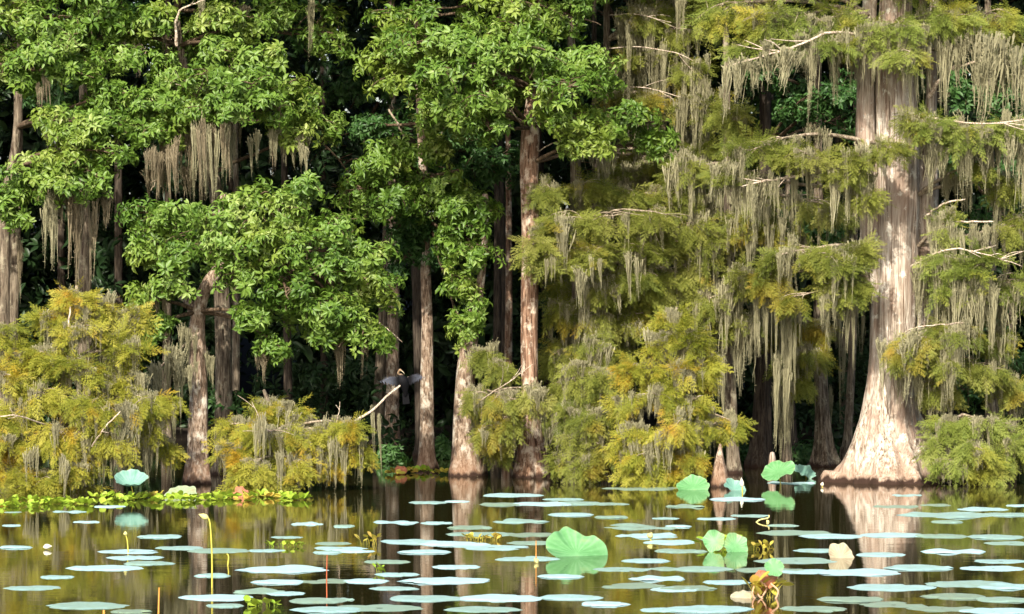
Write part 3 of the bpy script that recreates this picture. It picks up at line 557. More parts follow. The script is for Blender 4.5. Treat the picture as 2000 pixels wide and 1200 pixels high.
# the taller broad leaved tree above it ------------------------------------------------------
YU = 27.2
upp = tree('tree', 'leafy tree above the bent trunk, a long tan curtain of moss under its crown', 437, 915, YU)
trunk(upp, [(437, 918, 26), (436, 870, 19), (437, 760, 17), (436, 650, 16), (432, 540, 15), (428, 430, 14), (415, 340, 13), (392, 250, 11), (370, 170, 9), (352, 90, 7), (346, 30, 6), (348, -100, 5)], YU, 'bark_grey', seed=51, n=90, flute=.06, base=.3)
boughs(upp, [W(a, b, YU) for a, b in ((415, 340), (392, 250), (370, 170), (352, 90))], [(350, 190, 110, 80, -.6), (470, 170, 120, 80, -.7), (560, 200, 80, 60, -.6), (330, 80, 120, 70, .2), (440, 60, 90, 60, .3)], YU, 'broad', 'leaf', dens=.5)
bare(upp, [(345, 90, YU-.6), (348, 25, YU-.7), (400, 0, YU-.8)], .03, .008, 'bare', seed=41, forks=1)
bare(upp, [(320, 330, YU-1.), (310, 345, YU-1.2), (295, 372, YU-1.2)], .02, .007, 'twig', seed=42, forks=1)
bare(upp, [(410, 330, YU-.3), (400, 230, YU-1.), (372, 172, YU-1.4), (345, 165, YU-1.5)], .028, .008, 'twig', seed=43, forks=4)
ua = [W(a, b, YU) for a, b in ((428, 420), (415, 340), (392, 250), (370, 170), (352, 90), (347, 20))]
boughs(upp, ua, [(440, 100, 60, 40, -1.3), (510, 120, 60, 44, -1.3), (400, 160, 80, 40, -1.5), (480, 165, 70, 40, -1.6), (550, 170, 60, 44, -1.4), (600, 215, 40, 34, -1.2), (330, 150, 60, 40, -1.), (300, 205, 70, 44, -1.3), (370, 215, 70, 40, -1.6), (450, 220, 80, 34, -1.7), (530, 215, 70, 36, -1.6), (290, 260, 60, 34, -1.4), (350, 260, 60, 30, -1.5), (575, 260, 50, 24, -1.2)], YU, 'broad', 'leaf', dens=1.15)
boughs(upp, ua, [(420, 40, 70, 40, -.4), (300, 40, 70, 44, -.5), (250, 70, 60, 40, -.6), (480, 60, 50, 40, 0), (380, -60, 160, 60, -.4), (560, 30, 50, 36, .4), (640, 70, 50, 60, .8), (630, 250, 44, 50, .9)], YU, 'broad', 'leaf', dens=1.0)
hu = bpy.data.objects.new('moss_curtain', None); col.objects.link(hu); hu.parent = upp
cr = random.Random(12)
for q in range(38):
    px = cr.uniform(285, 605); ctr = math.exp(-((px-400)/75)**2)
    py = 262-18*math.exp(-((px-470)/90)**2)+cr.uniform(-14, 22)+(26 if px < 345 else 0)
    lp = cr.uniform(30, 75)+cr.uniform(.4, 1)*95*ctr; y = YU-1.45+cr.uniform(-.3, .5)
    moss(hu, W(px, py, y), lp*sc(y), cr.uniform(14, 36)*sc(y), upp, 'moss_brown' if px < 350 or cr.random() < .3 else 'moss')
for (px, py, lp, wp, dy, m) in [(260, 85, 60, 30, -.6, 'moss_brown'), (388, 10, 65, 16, -.5, 'moss'), (330, 20, 80, 40, -.3, 'moss_brown'), (606, 5, 115, 14, .4, 'moss'), (110, 240, 50, 26, -.8, 'moss_brown'), (300, 330, 60, 34, -1., 'moss_brown'), (355, 330, 60, 34, -1.1, 'moss_brown'), (470, 20, 40, 26, -.2, 'moss_brown')]:
    y = YU+dy; moss(hu, W(px, py, y), lp*sc(y), wp*sc(y)*1.5, upp, m)

# far left broad leaved trees ----------------------------------------------------------------
YV = 26.6
lef = tree('tree', 'leafy tree behind the golden cypresses, a slim curved pale trunk above hanging moss', 2, 985, YV)
trunk(lef, [(2, 935, 26), (2, 800, 16), (6, 600, 13), (8, 500, 12), (8, 400, 11), (20, 340, 9), (30, 280, 8), (37, 200, 7), (38, 120, 6), (40, 0, 5), (40, -140, 4)], YV, 'bark_grey', seed=55, n=90, flute=.05)
la = [W(a, b, YV) for a, b in ((8, 420), (22, 330), (34, 250), (38, 140), (40, 40), (40, -60))]
boughs(lef, la, [(60, 355, 70, 36, -.9), (130, 320, 70, 36, -1.1), (190, 350, 55, 34, -1.), (120, 375, 80, 30, -1.2), (220, 310, 50, 30, -.9), (140, 270, 60, 30, -1.), (100, 235, 50, 30, -.8), (180, 240, 60, 34, -.9), (20, 395, 50, 34, -.8), (40, 430, 40, 20, -.7), (230, 245, 50, 30, -.8)], YV, 'broad', 'leaf', dens=1.1)
boughs(lef, la, [(50, 50, 80, 50, -.4), (130, 80, 80, 44, -.6), (70, 120, 70, 34, -.7), (210, 50, 70, 44, -.3), (160, 150, 60, 36, -.5), (240, 120, 60, 40, -.4), (20, 0, 110, 50, -.2), (200, 0, 110, 50, -.2), (-60, 120, 80, 120, -.3), (60, -90, 200, 60, -.2), (220, 190, 60, 34, -.4), (40, 165, 40, 20, -.6)], YV, 'broad', 'leaf', dens=1.0)
boughs(lef, la, [(60, 90, 110, 90, .2), (180, 100, 110, 90, .2), (130, 330, 120, 60, -.3), (60, 380, 80, 40, -.2), (170, 240, 90, 60, -.1)], YV, 'broad', 'leaf', dens=.5)
hl = bpy.data.objects.new('moss_curtain', None); col.objects.link(hl); hl.parent = lef
for (px, py, lp, wp, dy, m) in [(93, 395, 130, 20, -1., 'moss'), (115, 390, 140, 26, -1., 'moss'), (158, 390, 170, 36, -.9, 'moss_brown'), (165, 400, 190, 30, -.8, 'moss_brown'), (135, 385, 70, 30, -1., 'moss_brown'), (110, 245, 50, 26, -.8, 'moss_brown'), (35, 480, 110, 14, -.5, 'moss_brown'), (205, 380, 70, 22, -.9, 'moss_brown'), (78, 165, 50, 10, -.6, 'moss_brown'), (92, 165, 60, 10, -.6, 'moss_brown')]:
    y = YV+dy; moss(hl, W(px, py, y), lp*sc(y), wp*sc(y)*1.7, lef, m)

# middle-left tree: straight speckled trunk under dark boughs ---------------------------------
YW = 28.2
spk = tree('tree', 'slim straight light trunk in black shade', 834, 915, YW)
trunk(spk, [(835, 918, 23), (834, 895, 18), (834, 850, 14.5), (834, 760, 13), (834, 650, 11.5), (832, 560, 10.5), (830, 450, 10), (826, 320, 9), (820, 180, 8), (815, 0, 6)], YW, 'bark_mix', seed=57, n=110, flute=.06, base=.2, top=(0, 8.5, .02))
sa = [W(828, y, YW) for y in (180, 240, 300, 350, 400, 440)]
boughs(spk, sa, [(760, 380, 110, 80, -.5), (900, 440, 80, 80, -.7), (740, 325, 70, 44, -1.1), (800, 295, 60, 36, -1.), (700, 375, 60, 40, -1.1), (770, 385, 70, 44, -1.3), (850, 300, 50, 36, -1.2), (890, 410, 50, 40, -1.4), (950, 410, 44, 34, -1.4), (920, 450, 50, 34, -1.4), (930, 500, 44, 36, -1.5), (895, 560, 34, 40, -1.4), (925, 610, 40, 34, -1.5), (905, 660, 30, 30, -1.4), (880, 480, 40, 40, -1.2), (860, 365, 60, 40, -1.1)], YW, 'broad', 'leaf', dens=1.0)
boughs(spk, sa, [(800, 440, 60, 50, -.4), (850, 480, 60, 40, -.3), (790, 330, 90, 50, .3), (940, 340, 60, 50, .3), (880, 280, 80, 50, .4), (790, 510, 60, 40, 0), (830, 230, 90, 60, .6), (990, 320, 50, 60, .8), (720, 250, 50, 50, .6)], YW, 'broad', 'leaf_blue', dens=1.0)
bare(spk, [(920, 240, 27.5), (880, 232, 27.4), (862, 262, 27.2)], .014, .006, 'twig', seed=61, forks=1)
bare(spk, [(760, 215, 27.6), (775, 240, 27.4), (790, 270, 27.4)], .022, .012, 'twig', seed=62, forks=0)
bare(spk, [(740, 630, 27.), (765, 650, 26.9), (785, 668, 26.9)], .010, .005, 'bare', seed=63, forks=1)

# right of the middle: tall mossy cypresses in half shade ---------------------------------------
YX = 28.3
sh1 = tree('cypress_tree', 'shaded slim cypress behind the crown of the red-barked tree, thin pale level branches', 1186, 925, YX)
trunk(sh1, [(1190, 922, 24), (1190, 860, 15), (1188, 600, 11), (1186, 300, 9), (1185, 60, 7), (1185, -100, 6)], YX, 'bark_grey', seed=71, top=(0, 9.5, .02))
a1 = [W(1186, y, YX) for y in (0, 80, 150, 220, 300, 380, 460, 540)]
boughs(sh1, a1, [(1250, 30, 80, 40, -.6), (1330, 60, 70, 44, -.7), (1270, 110, 80, 34, -.6), (1350, 140, 70, 34, -.8), (1290, 200, 80, 34, -.6), (1370, 220, 60, 40, -.8), (1300, 320, 90, 40, -.6), (1380, 310, 60, 40, -.7), (1230, 190, 60, 34, -.3), (1250, 330, 70, 40, -.5), (1200, 350, 50, 40, -.2), (1330, -20, 100, 40, -.5)], YX, 'cypress', 'olive', mossy=9, moss_len=(.3, .8), dens=.5)
boughs(sh1, a1, [(1380, 400, 60, 50, -.7), (1350, 540, 60, 50, -.7), (1420, 470, 60, 60, -.8), (1380, 610, 60, 50, -.6), (1290, 560, 60, 50, -.4), (1400, 550, 60, 50, -.8)], YX, 'droop', 'olive', mossy=10, moss_len=(.3, .8), dens=.6)
boughs(sh1, a1, [(1230, 400, 60, 70, .2), (1300, 420, 60, 70, .2), (1360, 480, 60, 70, .1), (1250, 560, 60, 80, .1), (1180, 540, 60, 70, .2), (1330, 620, 60, 80, .1), (1210, 680, 60, 80, .1), (1150, 640, 50, 80, .3), (1270, 260, 60, 60, .3), (1340, 290, 60, 60, .3), (1400, 200, 60, 60, .3), (1220, 120, 60, 60, .3), (1300, 30, 70, 60, .3), (1410, 380, 50, 70, .2), (1100, 560, 50, 70, .3), (1090, 820, 40, 60, .3), (1160, 800, 50, 70, .3)], YX-.3, 'droop', 'olive', mossy=6, moss_len=(.4, .95), dens=.42)
bare(sh1, [(1190, 95, YX-.4), (1250, 92, YX-.8), (1320, 104, YX-1.), (1352, 118, YX-1.)], .012, .006, 'bare', seed=71, forks=2)
bare(sh1, [(1190, 170, YX-.4), (1260, 172, YX-.8), (1330, 190, YX-1.)], .012, .005, 'bare', seed=72, forks=2)
bare(sh1, [(1190, 30, YX-.4), (1240, 28, YX-.8), (1310, 44, YX-1.)], .010, .005, 'bare', seed=73, forks=2)
hs = bpy.data.objects.new('moss_curtain', None); col.objects.link(hs); hs.parent = sh1
for (px, py, lp, wp, dy) in [(1226, 60, 150, 12, -.8), (1276, 60, 160, 14, -.8), (1327, 0, 95, 14, -1.2), (1226, 160, 60, 12, -.6), (1300, 110, 110, 16, -.8), (1160, 300, 60, 40, -1.5), (1185, 305, 55, 22, -1.5), (1340, 200, 80, 24, -.9), (1370, 150, 90, 26, -.9)]:
    y = YX+dy; moss(hs, W(px, py, y), lp*sc(y), wp*sc(y)*1.7, sh1)
YY = 27.4
sh2 = tree('cypress_tree', 'dark narrow cypress trunk behind the white knee, olive needles and long moss over it', 1420, 935, YY)
trunk(sh2, [(1434, 930, 18), (1432, 890, 13), (1428, 800, 12), (1424, 700, 13), (1426, 600, 12), (1424, 450, 10), (1420, 250, 8), (1418, 50, 6)], YY, 'bark_grey', seed=74, top=(0, 8.5, .02))
a2 = [W(1424, y, YY) for y in (200, 320, 400, 480, 560, 640)]
boughs(sh2, a2, [(1425, 235, 46, 50, -.9), (1480, 400, 50, 50, -.9), (1600, 405, 60, 44, -.7), (1500, 440, 50, 44, -.8), (1340, 330, 60, 44, -.9), (1440, 430, 50, 40, -.7), (1390, 480, 50, 50, -.7), (1350, 440, 50, 40, -.8), (1450, 540, 44, 44, -.8), (1390, 580, 50, 44, -.7), (1340, 520, 40, 50, -.6), (1360, 620, 44, 44, -.5), (1440, 620, 40, 34, -.6)], YY, 'droop', 'olive', mossy=8, moss_len=(.3, .75), dens=.7)
hs2 = bpy.data.objects.new('moss_curtain', None); col.objects.link(hs2); hs2.parent = sh2
for (px, py, lp, wp, dy) in [(1450, 610, 150, 34, -.5), (1465, 660, 90, 30, -.5), (1470, 380, 110, 14, -.8), (1420, 330, 90, 22, -.9), (1395, 620, 170, 24, -.4), (1430, 640, 130, 26, -.3), (1240, 500, 90, 20, -1.6), (1165, 500, 60, 16, -1.6), (1130, 530, 70, 26, -1.6), (1400, 700, 120, 20, -.3)]:
    y = YY+dy; moss(hs2, W(px, py, y), lp*sc(y), wp*sc(y)*1.7, sh2)

# trunks between the white knee and the huge cypress --------------------------------------------
dead = tree('tree', 'slim stem wrapped all over in pale yellow moss above the round lotus leaf', 1535, 908, 28.4)
trunk(dead, [(1537, 910, 10), (1536, 860, 8), (1535, 750, 7), (1537, 600, 6), (1538, 480, 5), (1540, 300, 4)], 28.4, 'bark_grey', seed=75)
hd = bpy.data.objects.new('moss_curtain', None); col.objects.link(hd); hd.parent = dead
for (px, py, lp, wp) in [(1537, 575, 110, 16), (1535, 640, 130, 22), (1534, 700, 130, 34), (1530, 740, 120, 40), (1538, 770, 130, 34), (1537, 800, 100, 26), (1522, 680, 120, 20), (1510, 590, 130, 18), (1555, 580, 110, 14), (1490, 570, 150, 18)]:
    moss(hd, W(px, py, 28.1), lp*sc(28.1), wp*sc(28.1)*1.15, dead)
flr = tree('cypress_tree', 'grey fluted cypress trunk beside the huge pale one, its foot in deep shade', 1610, 912, 29.2)
trunk(flr, [(1612, 916, 34), (1611, 895, 25), (1609, 860, 18), (1606, 800, 14), (1603, 720, 13), (1601, 640, 12), (1600, 500, 10), (1598, 300, 8), (1598, 100, 6)], 29.2, 'bark_grey', k=48, n=90, seed=76, flute=.22, base=.35, top=(0, 9., .02))
boughs(flr, [W(1602, y, 29.2) for y in (450, 560, 640)], [(1545, 640, 44, 40, -1.), (1580, 690, 50, 40, -1.1), (1530, 710, 40, 40, -1.), (1600, 640, 34, 34, -1.), (1560, 740, 44, 26, -1.), (1500, 640, 34, 40, -.8)], 29.2, 'droop', 'olive', mossy=3, moss_len=(.3, .6), dens=.85)
slm = tree('cypress_tree', 'thin dark stem rising between two pale cypress trunks', 1662, 900, 30.2)
trunk(slm, [(1652, 898, 16), (1656, 850, 9), (1662, 740, 8), (1667, 600, 7), (1670, 400, 6), (1672, 100, 5)], 30.2, 'bark_grey', seed=77, top=(0, 8.5, .02))
hs3 = bpy.data.objects.new('moss_curtain', None); col.objects.link(hs3); hs3.parent = slm
for (px, py, lp, wp) in [(1668, 570, 120, 10), (1640, 620, 100, 24), (1645, 690, 130, 12), (1688, 620, 80, 12), (1625, 760, 100, 10)]:
    moss(hs3, W(px, py, 29.2), lp*sc(29.2), wp*sc(29.2)*1.2, slm)
drk = tree('cypress_tree', 'dark brown trunk in shade between the white knee and the moss-wrapped stem', 1488, 905, 29.)
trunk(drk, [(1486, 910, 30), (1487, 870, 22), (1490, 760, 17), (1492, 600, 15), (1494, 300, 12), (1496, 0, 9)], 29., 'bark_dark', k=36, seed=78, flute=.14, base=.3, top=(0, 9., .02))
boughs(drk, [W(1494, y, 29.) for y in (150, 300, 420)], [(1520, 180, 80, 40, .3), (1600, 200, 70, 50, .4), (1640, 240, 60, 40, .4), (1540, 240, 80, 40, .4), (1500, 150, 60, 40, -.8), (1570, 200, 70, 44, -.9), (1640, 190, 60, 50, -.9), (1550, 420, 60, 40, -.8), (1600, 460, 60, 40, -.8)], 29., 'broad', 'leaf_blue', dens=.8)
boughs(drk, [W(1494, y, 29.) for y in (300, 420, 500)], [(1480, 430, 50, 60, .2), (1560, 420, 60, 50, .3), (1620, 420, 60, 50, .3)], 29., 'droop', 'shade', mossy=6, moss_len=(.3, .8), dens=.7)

blu = tree('tree', 'blue-green leafy tree showing through the moss behind the huge pale cypress', 1935, 905, 28.6)
trunk(blu, [(1940, 915, 24), (1938, 880, 16), (1936, 700, 12), (1934, 400, 10), (1930, 100, 7)], 28.6, 'bark_grey', seed=79, top=(0, 8.5, .02))
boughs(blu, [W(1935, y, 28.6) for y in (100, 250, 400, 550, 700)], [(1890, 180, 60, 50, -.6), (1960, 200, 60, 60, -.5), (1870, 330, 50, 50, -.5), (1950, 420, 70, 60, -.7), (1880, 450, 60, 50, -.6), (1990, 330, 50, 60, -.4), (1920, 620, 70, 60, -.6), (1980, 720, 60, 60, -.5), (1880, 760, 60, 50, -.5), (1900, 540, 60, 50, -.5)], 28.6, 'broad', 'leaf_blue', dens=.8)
# further trees deep in the shade --------------------------------------------------------------
deep = [(765, 868, 34.5, 'bark_mix', 13, 'pale short trunk in deep shade just below the perched bird'), (990, 895, 31.5, 'bark_red', 8, 'thin reddish trunk close behind the red-barked tree'),
        (458, 905, 29., 'bark_grey', 8, 'thin trunk hard against the trunk under the moss-curtained crown'), (968, 890, 32.5, 'bark_dark', 9, 'dark thin trunk behind the feathery cypress'), (162, 905, 29.5, 'bark_grey', 15, 'trunk behind the golden cypress, tan moss streaming down over it')]
for i, (px, py, Y, mt, hw, lb) in enumerate(deep):
    t = tree('tree', lb, px, py, Y, 'shaded trunks behind the front row')
    trunk(t, [(px, py+6, hw*1.7), (px, py-30, hw*1.2), (px+2, py-150, hw), (px+4, py-350, hw*.85), (px+2, py-650, hw*.6), (px, py-900, hw*.45)], Y, mt, seed=90+i, flute=.08, base=.25, k=20, n=60, top=(.1, 9., .02))
    boughs(t, [W(px, y, Y) for y in (300, 100, -100)], [(px-60, 180, 110, 60, .3), (px+60, 60, 120, 60, .2), (px, -60, 140, 70, .2)], Y, 'broad', 'leaf_blue', dens=.55, size=1.3)
drng = random.Random(4)
for i in range(26):
    Y = drng.uniform(31.5, 39); px = -250+i*100+drng.uniform(-40, 40); hw = drng.uniform(6, 14)
    py = HZ+H*F/(Y+BACK)
    t = tree('tree', 'dim straight trunk deep in the swamp shade behind the front trees', px, py, Y, 'dim trunks deep in the swamp')
    ln = drng.uniform(-25, 25)
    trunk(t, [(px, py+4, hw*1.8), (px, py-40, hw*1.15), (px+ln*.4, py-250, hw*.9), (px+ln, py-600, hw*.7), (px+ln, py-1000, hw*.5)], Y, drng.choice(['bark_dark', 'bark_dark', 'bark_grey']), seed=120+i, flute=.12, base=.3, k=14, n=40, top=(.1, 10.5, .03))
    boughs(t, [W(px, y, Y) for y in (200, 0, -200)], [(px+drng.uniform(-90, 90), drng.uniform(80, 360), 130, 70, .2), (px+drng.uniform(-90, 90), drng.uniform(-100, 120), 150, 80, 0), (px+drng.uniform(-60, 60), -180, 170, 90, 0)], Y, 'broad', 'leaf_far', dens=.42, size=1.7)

# crowns above the frame: they carry on upward as the trees do and shade what stands behind -------
def high_crown(t, x, y, z, r, n, mat, size=1.9, style='broad', seed=1):
    rng = rnd(seed)
    u = nrm(rng.normal(size=(n, 3)))*rng.uniform(.1, 1, (n, 1))**(1/2.6)
    P = np.array([x, y, z])+u*np.array(r)
    ax = nrm(u+np.array([0, -.1, .5])+rng.normal(0, .4, P.shape))
    mb = MB(); stamp(mb, ROS, P, blob_rotation(ax, rng), rng.uniform(.8, 1.2, n)*size, np.clip(rng.normal(.45, .18, n), 0, 1))
    mb.build('crown', MAT[mat], t, t.location, smooth=False)
for i, (t, px, r) in enumerate(((lef, 60, 1.7), (upp, 420, 1.6), (spk, 760, 1.3), (mid, 1050, 1.8), (sh1, 1240, 1.3), (sh2, 1440, 1.3), (big, 1760, 2.2))):
    x = (px-1000)*sc(26.5)
    for j in range(3):
        high_crown(t, x+[0, -.5, .4][j], 27.6+.5*j, 6.6+1.9*j, (r, 1.5, 1.25), 520, 'leaf' if t is not big else 'green', seed=300+i*7+j)
# the swamp forest behind: one mass
def forest_mass(name, cols, label):
    mb = MB(); rng = rnd(77)
    for (n, lo, hi, size) in cols:
        P = rng.uniform(lo, hi, (n, 3))
        P[:, 2] += .8*np.sin(P[:, 0]*1.3)+.5*np.sin(P[:, 0]*3.1+1)
        P[:, 1] += .9*np.sin(P[:, 0]*.9+P[:, 2])
        stamp(mb, ROS, P, blob_rotation(nrm(rng.normal(size=(n, 3))+np.array([0, -.3, .7])), rng), rng.uniform(.7, 1.3, n)*size, np.clip(rng.normal(.45, .2, n), 0, 1))
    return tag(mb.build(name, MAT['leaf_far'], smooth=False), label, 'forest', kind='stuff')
forest_mass('far_forest', [(11000, (-17, 39, .3), (17, 44, 11.5), 3.0), (3500, (-15, 34, -.1), (15, 39, 1.2), 1.5), (3000, (-17, 36, 1), (17, 40, 6), 2.6), (9000, (-15, 30.5, 7.6), (15, 40, 11.5), 2.8), (2200, (-17, 26, 0), (-9, 40, 11), 3.2), (2200, (9, 26, 0), (17, 40, 11), 3.2), (14000, (-19, 41, .2), (19, 48, 7.5), 3.2)], 'dark leafy swamp forest closing the view behind the trunks')  # the high layer is an unseen leaf roof added to block sky light
# low dark bushes in the shade
for (px, py, rx, ry, Y, lb) in [(425, 800, 55, 45, 27.3, 'dark green bush half hidden behind the bent trunk'), (765, 890, 40, 40, 30, 'small dark bush at the foot of the shaded trunk below the bird'), (1590, 895, 60, 26, 30, 'low dark bush in the shade beside the fluted grey trunk'), (1440, 870, 40, 44, 30.5, 'dark leafy bush in the gap behind the white knee'), (1195, 905, 40, 22, 29, 'low dark bush at the water behind the moss-wrapped trunk'), (860, 880, 20, 40, 31, 'dark bush between the slim light trunk and the feathery cypress')]:
    c = W(px, py, Y); t = empty('bush', (float(c[0]), Y, 0.), lb, 'bush', 'dark bushes in the shade')
    s = sc(Y); bough(t, [c[0], Y, .02], c, np.array([rx, rx*.8, ry])*s, 'broad', 'leaf_blue', limb=.02, dens=1.3, name='stem')

hang_moss()
# ================================================================== water, bed and sky
def sheet(name, x0, x1, y0, y1, nx, ny, fz, mat, kind='structure'):
    xs, ys = np.linspace(x0, x1, nx), np.linspace(y0, y1, ny)
    X, Yg = np.meshgrid(xs, ys); Z = fz(X, Yg)
    i, j = np.meshgrid(np.arange(ny-1), np.arange(nx-1), indexing='ij')
    q = np.stack([i*nx+j, i*nx+j+1, (i+1)*nx+j+1, (i+1)*nx+j], -1).reshape(-1, 4)
    mb = MB(); mb.add(np.stack([X, Yg, Z], -1).reshape(-1, 3), q)
    return tag(mb.build(name, mat), kind=kind)
m, nt, N, L = new_mat('swamp_water')
p = node(nt, 'ShaderNodeBsdfPrincipled', Roughness=.028, IOR=1.36); p.inputs['Base Color'].default_value = (.020, .017, .005, 1)
p.inputs['Specular IOR Level'].default_value = .5
tc = nt.nodes.new('ShaderNodeTexCoord')
def wave(sx, sy, sc):
    mp = nt.nodes.new('ShaderNodeMapping'); mp.inputs['Scale'].default_value = (sx, sy, 1); L.new(tc.outputs['Object'], mp.inputs[0]); return noise(nt, mp.outputs[0], sc, 3, .5)
add = nt.nodes.new('ShaderNodeMath'); add.operation = 'MULTIPLY_ADD'; L.new(wave(1.5, 3., 3.), add.inputs[0]); add.inputs[1].default_value = .35; L.new(wave(.6, 1.2, .9), add.inputs[2])
b = node(nt, 'ShaderNodeBump', Strength=.08, Distance=.02); L.new(add.outputs[0], b.inputs['Height']); L.new(b.outputs[0], p.inputs['Normal'])
o = nt.nodes.new('ShaderNodeOutputMaterial'); L.new(p.outputs[0], o.inputs[0])
sheet('water', -400, 400, -200, 700, 2, 2, lambda x, y: x*0, m)
mud = plain('mud', [(.02, .014, .008), (.04, .028, .016)], scale=2, rough=.95)
def bank(x, y):
    return -.5+.62*np.clip((y-33.2-.8*np.sin(x*.5)-.4*np.sin(x*1.7))/4, 0, 1)+.05*np.sin(x*2.3)*np.sin(y*1.9)+3.*np.clip((y-44)/8, 0, 1)  # last term: rise added at the back to block bright horizon sky
sheet('ground', -60, 60, 20, 80, 161, 161, bank, mud)

# ================================================================== lily pads
pm, nt, N, L = new_mat('lily_pad')
at = nt.nodes.new('ShaderNodeAttribute'); at.attribute_name = 'tint'
c = ramp(nt, [(0, (.14, .19, .12)), (.35, (.18, .28, .21)), (.6, (.24, .39, .37)), (1, (.36, .54, .56))], at.outputs['Fac'])
g = ramp(nt, [(.50, (0, 0, 0)), (.66, (1, 1, 1))], noise(nt, mapped(nt, (1, 1, 1)), 9, 6, .7))
c = mixc(nt, g, c, mixc(nt, .4, c, (.20, .26, .14)))
g = ramp(nt, [(.66, (0, 0, 0)), (.70, (1, 1, 1))], noise(nt, mapped(nt, (1, 1, 1)), 22, 4, .6))
c = mixc(nt, g, c, (.10, .09, .04))
oi = nt.nodes.new('ShaderNodeObjectInfo')
p = node(nt, 'ShaderNodeBsdfPrincipled', Roughness=.45); p.inputs['Specular IOR Level'].default_value = .4; p.inputs['Sheen Weight'].default_value = .05
L.new(c, p.inputs['Base Color'])
bb = node(nt, 'ShaderNodeBump', Strength=.6, Distance=.03); L.new(noise(nt, mapped(nt, (1, 1, 1)), 7, 4), bb.inputs['Height']); L.new(bb.outputs[0], p.inputs['Normal'])
o = nt.nodes.new('ShaderNodeOutputMaterial'); L.new(p.outputs[0], o.inputs[0]); MAT['pad'] = pm
def pad_mesh(r, seed, tint, wav=1.):
    rng = rnd(seed); k, rings = 48, 7
    a = np.arange(k)*2*math.pi/k
    edge = 1+sum(rng.uniform(.008, .055)*np.cos(l*a+rng.uniform(0, 6.28)) for l in (2, 2, 3, 5, 7, 11))
    for _ in range(rng.integers(0, 3)): edge = edge-rng.uniform(.1, .45)*np.exp(-((a-rng.uniform(.5, 5.7))/rng.uniform(.08, .2))**2)
    V, Fq = [[0, 0, -.006]], []
    tl = [tint]
    ph = rng.uniform(0, 6.28, 3)
    for i in range(1, rings+1):
        f = i/rings; rr = r*edge*f
        z = wav*(.008*f**3*np.cos(3*a+ph[0])+.007*f**3*np.cos(5*a+ph[1])+.004*f*np.cos(2*a+ph[2])) -.003*(1-f)
        if i == rings: z = z*.3-.010
        V += np.stack([rr*np.cos(a), rr*np.sin(a), z], -1).tolist(); tl += list(np.clip(tint+rng.normal(0, .04, k)+.04*np.cos(11*a), 0, 1))
    tri = [[0, 1+j, 1+(j+1) % k] for j in range(k)]
    q = [[1+(i-1)*k+j, 1+i*k+j, 1+i*k+(j+1) % k, 1+(i-1)*k+(j+1) % k] for i in range(1, rings) for j in range(k)]
    mb = MB(); mb.add(V, tri, tl); mb.add(np.zeros((0, 3)), np.array(q)-len(V), []); return mb
PADS = [(25,1001,22),(137,1000,37),(213,990,40),(170,1020,27),(22,1027,22),(600,1024,38),(672,1028,22),(313,1049,53),(30,1070,33),(255,1078,72),(350,1071,62),(430,1076,70),(265,1090,60),(205,1110,80),(290,1101,50),(415,1125,45),(555,1113,100),(545,1138,60),(640,1136,62),(65,1149,70),(425,1168,95),(505,1156,58),(170,1184,95),(440,1184,45),(620,1174,65),(640,1192,75),(255,1196,45),(665,1072,60),(650,1062,50),(690,1077,48),
 (837,982,43),(892,980,22),(1000,968,55),(978,986,42),(1060,985,55),(1130,984,50),(1190,985,42),(1100,976,48),(1255,955,75),(775,1021,45),(852,1022,32),(1015,1019,50),(918,1031,45),(1115,1006,45),(1195,1011,30),(1250,1030,85),(1300,1013,28),(670,1030,20),(940,1044,68),(1035,1045,55),(800,1059,66),(885,1063,75),(640,1080,30),(830,1079,50),(960,1070,80),(1040,1061,58),(1030,1092,65),(890,1108,52),(755,1098,48),(775,1123,44),(715,1136,50),(870,1135,80),(1095,1127,40),(1215,1113,60),(1310,1112,45),(1235,1145,70),(1320,1152,52),(662,1172,30),(830,1170,70),(980,1169,80),(1115,1168,52),(1180,1181,45),(740,1188,92),(945,1191,85),(1290,1192,40),(1268,1047,60),(1310,1060,56),(1325,1077,56),(1262,1096,48),(1285,1131,55),
 (1440,976,55),(1545,944,55),(1465,1008,45),(1400,1014,36),(1530,1027,30),(1550,1041,68),(1625,1048,66),(1745,1046,66),(1838,1048,56),(1325,1029,26),(1770,968,32),(1752,990,50),(1828,987,36),(1918,995,54),(1988,988,26),(1850,1007,88),(1965,1006,50),(1850,1020,36),(1945,1050,62),(1975,1062,52),(1555,1096,80),(1500,1114,66),(1580,1117,58),(1372,1112,70),(1420,1138,48),(1342,1150,58),(1680,1119,88),(1795,1110,72),(1955,1097,60),(1940,1111,74),(1740,1148,104),(1890,1141,92),(1985,1146,70),(1960,1172,60),(1865,1166,60),(1380,1191,80),(1660,1172,60),(1745,1182,70),(1840,1190,70),(1945,1194,70),(1590,1190,60),(1600,1076,50),(1720,1084,50),(1860,1078,56),(1400,1052,40),(1340,990,40),(560,1050,36),(520,1076,44),(770,1150,50),(560,1160,44),(110,1128,40)]
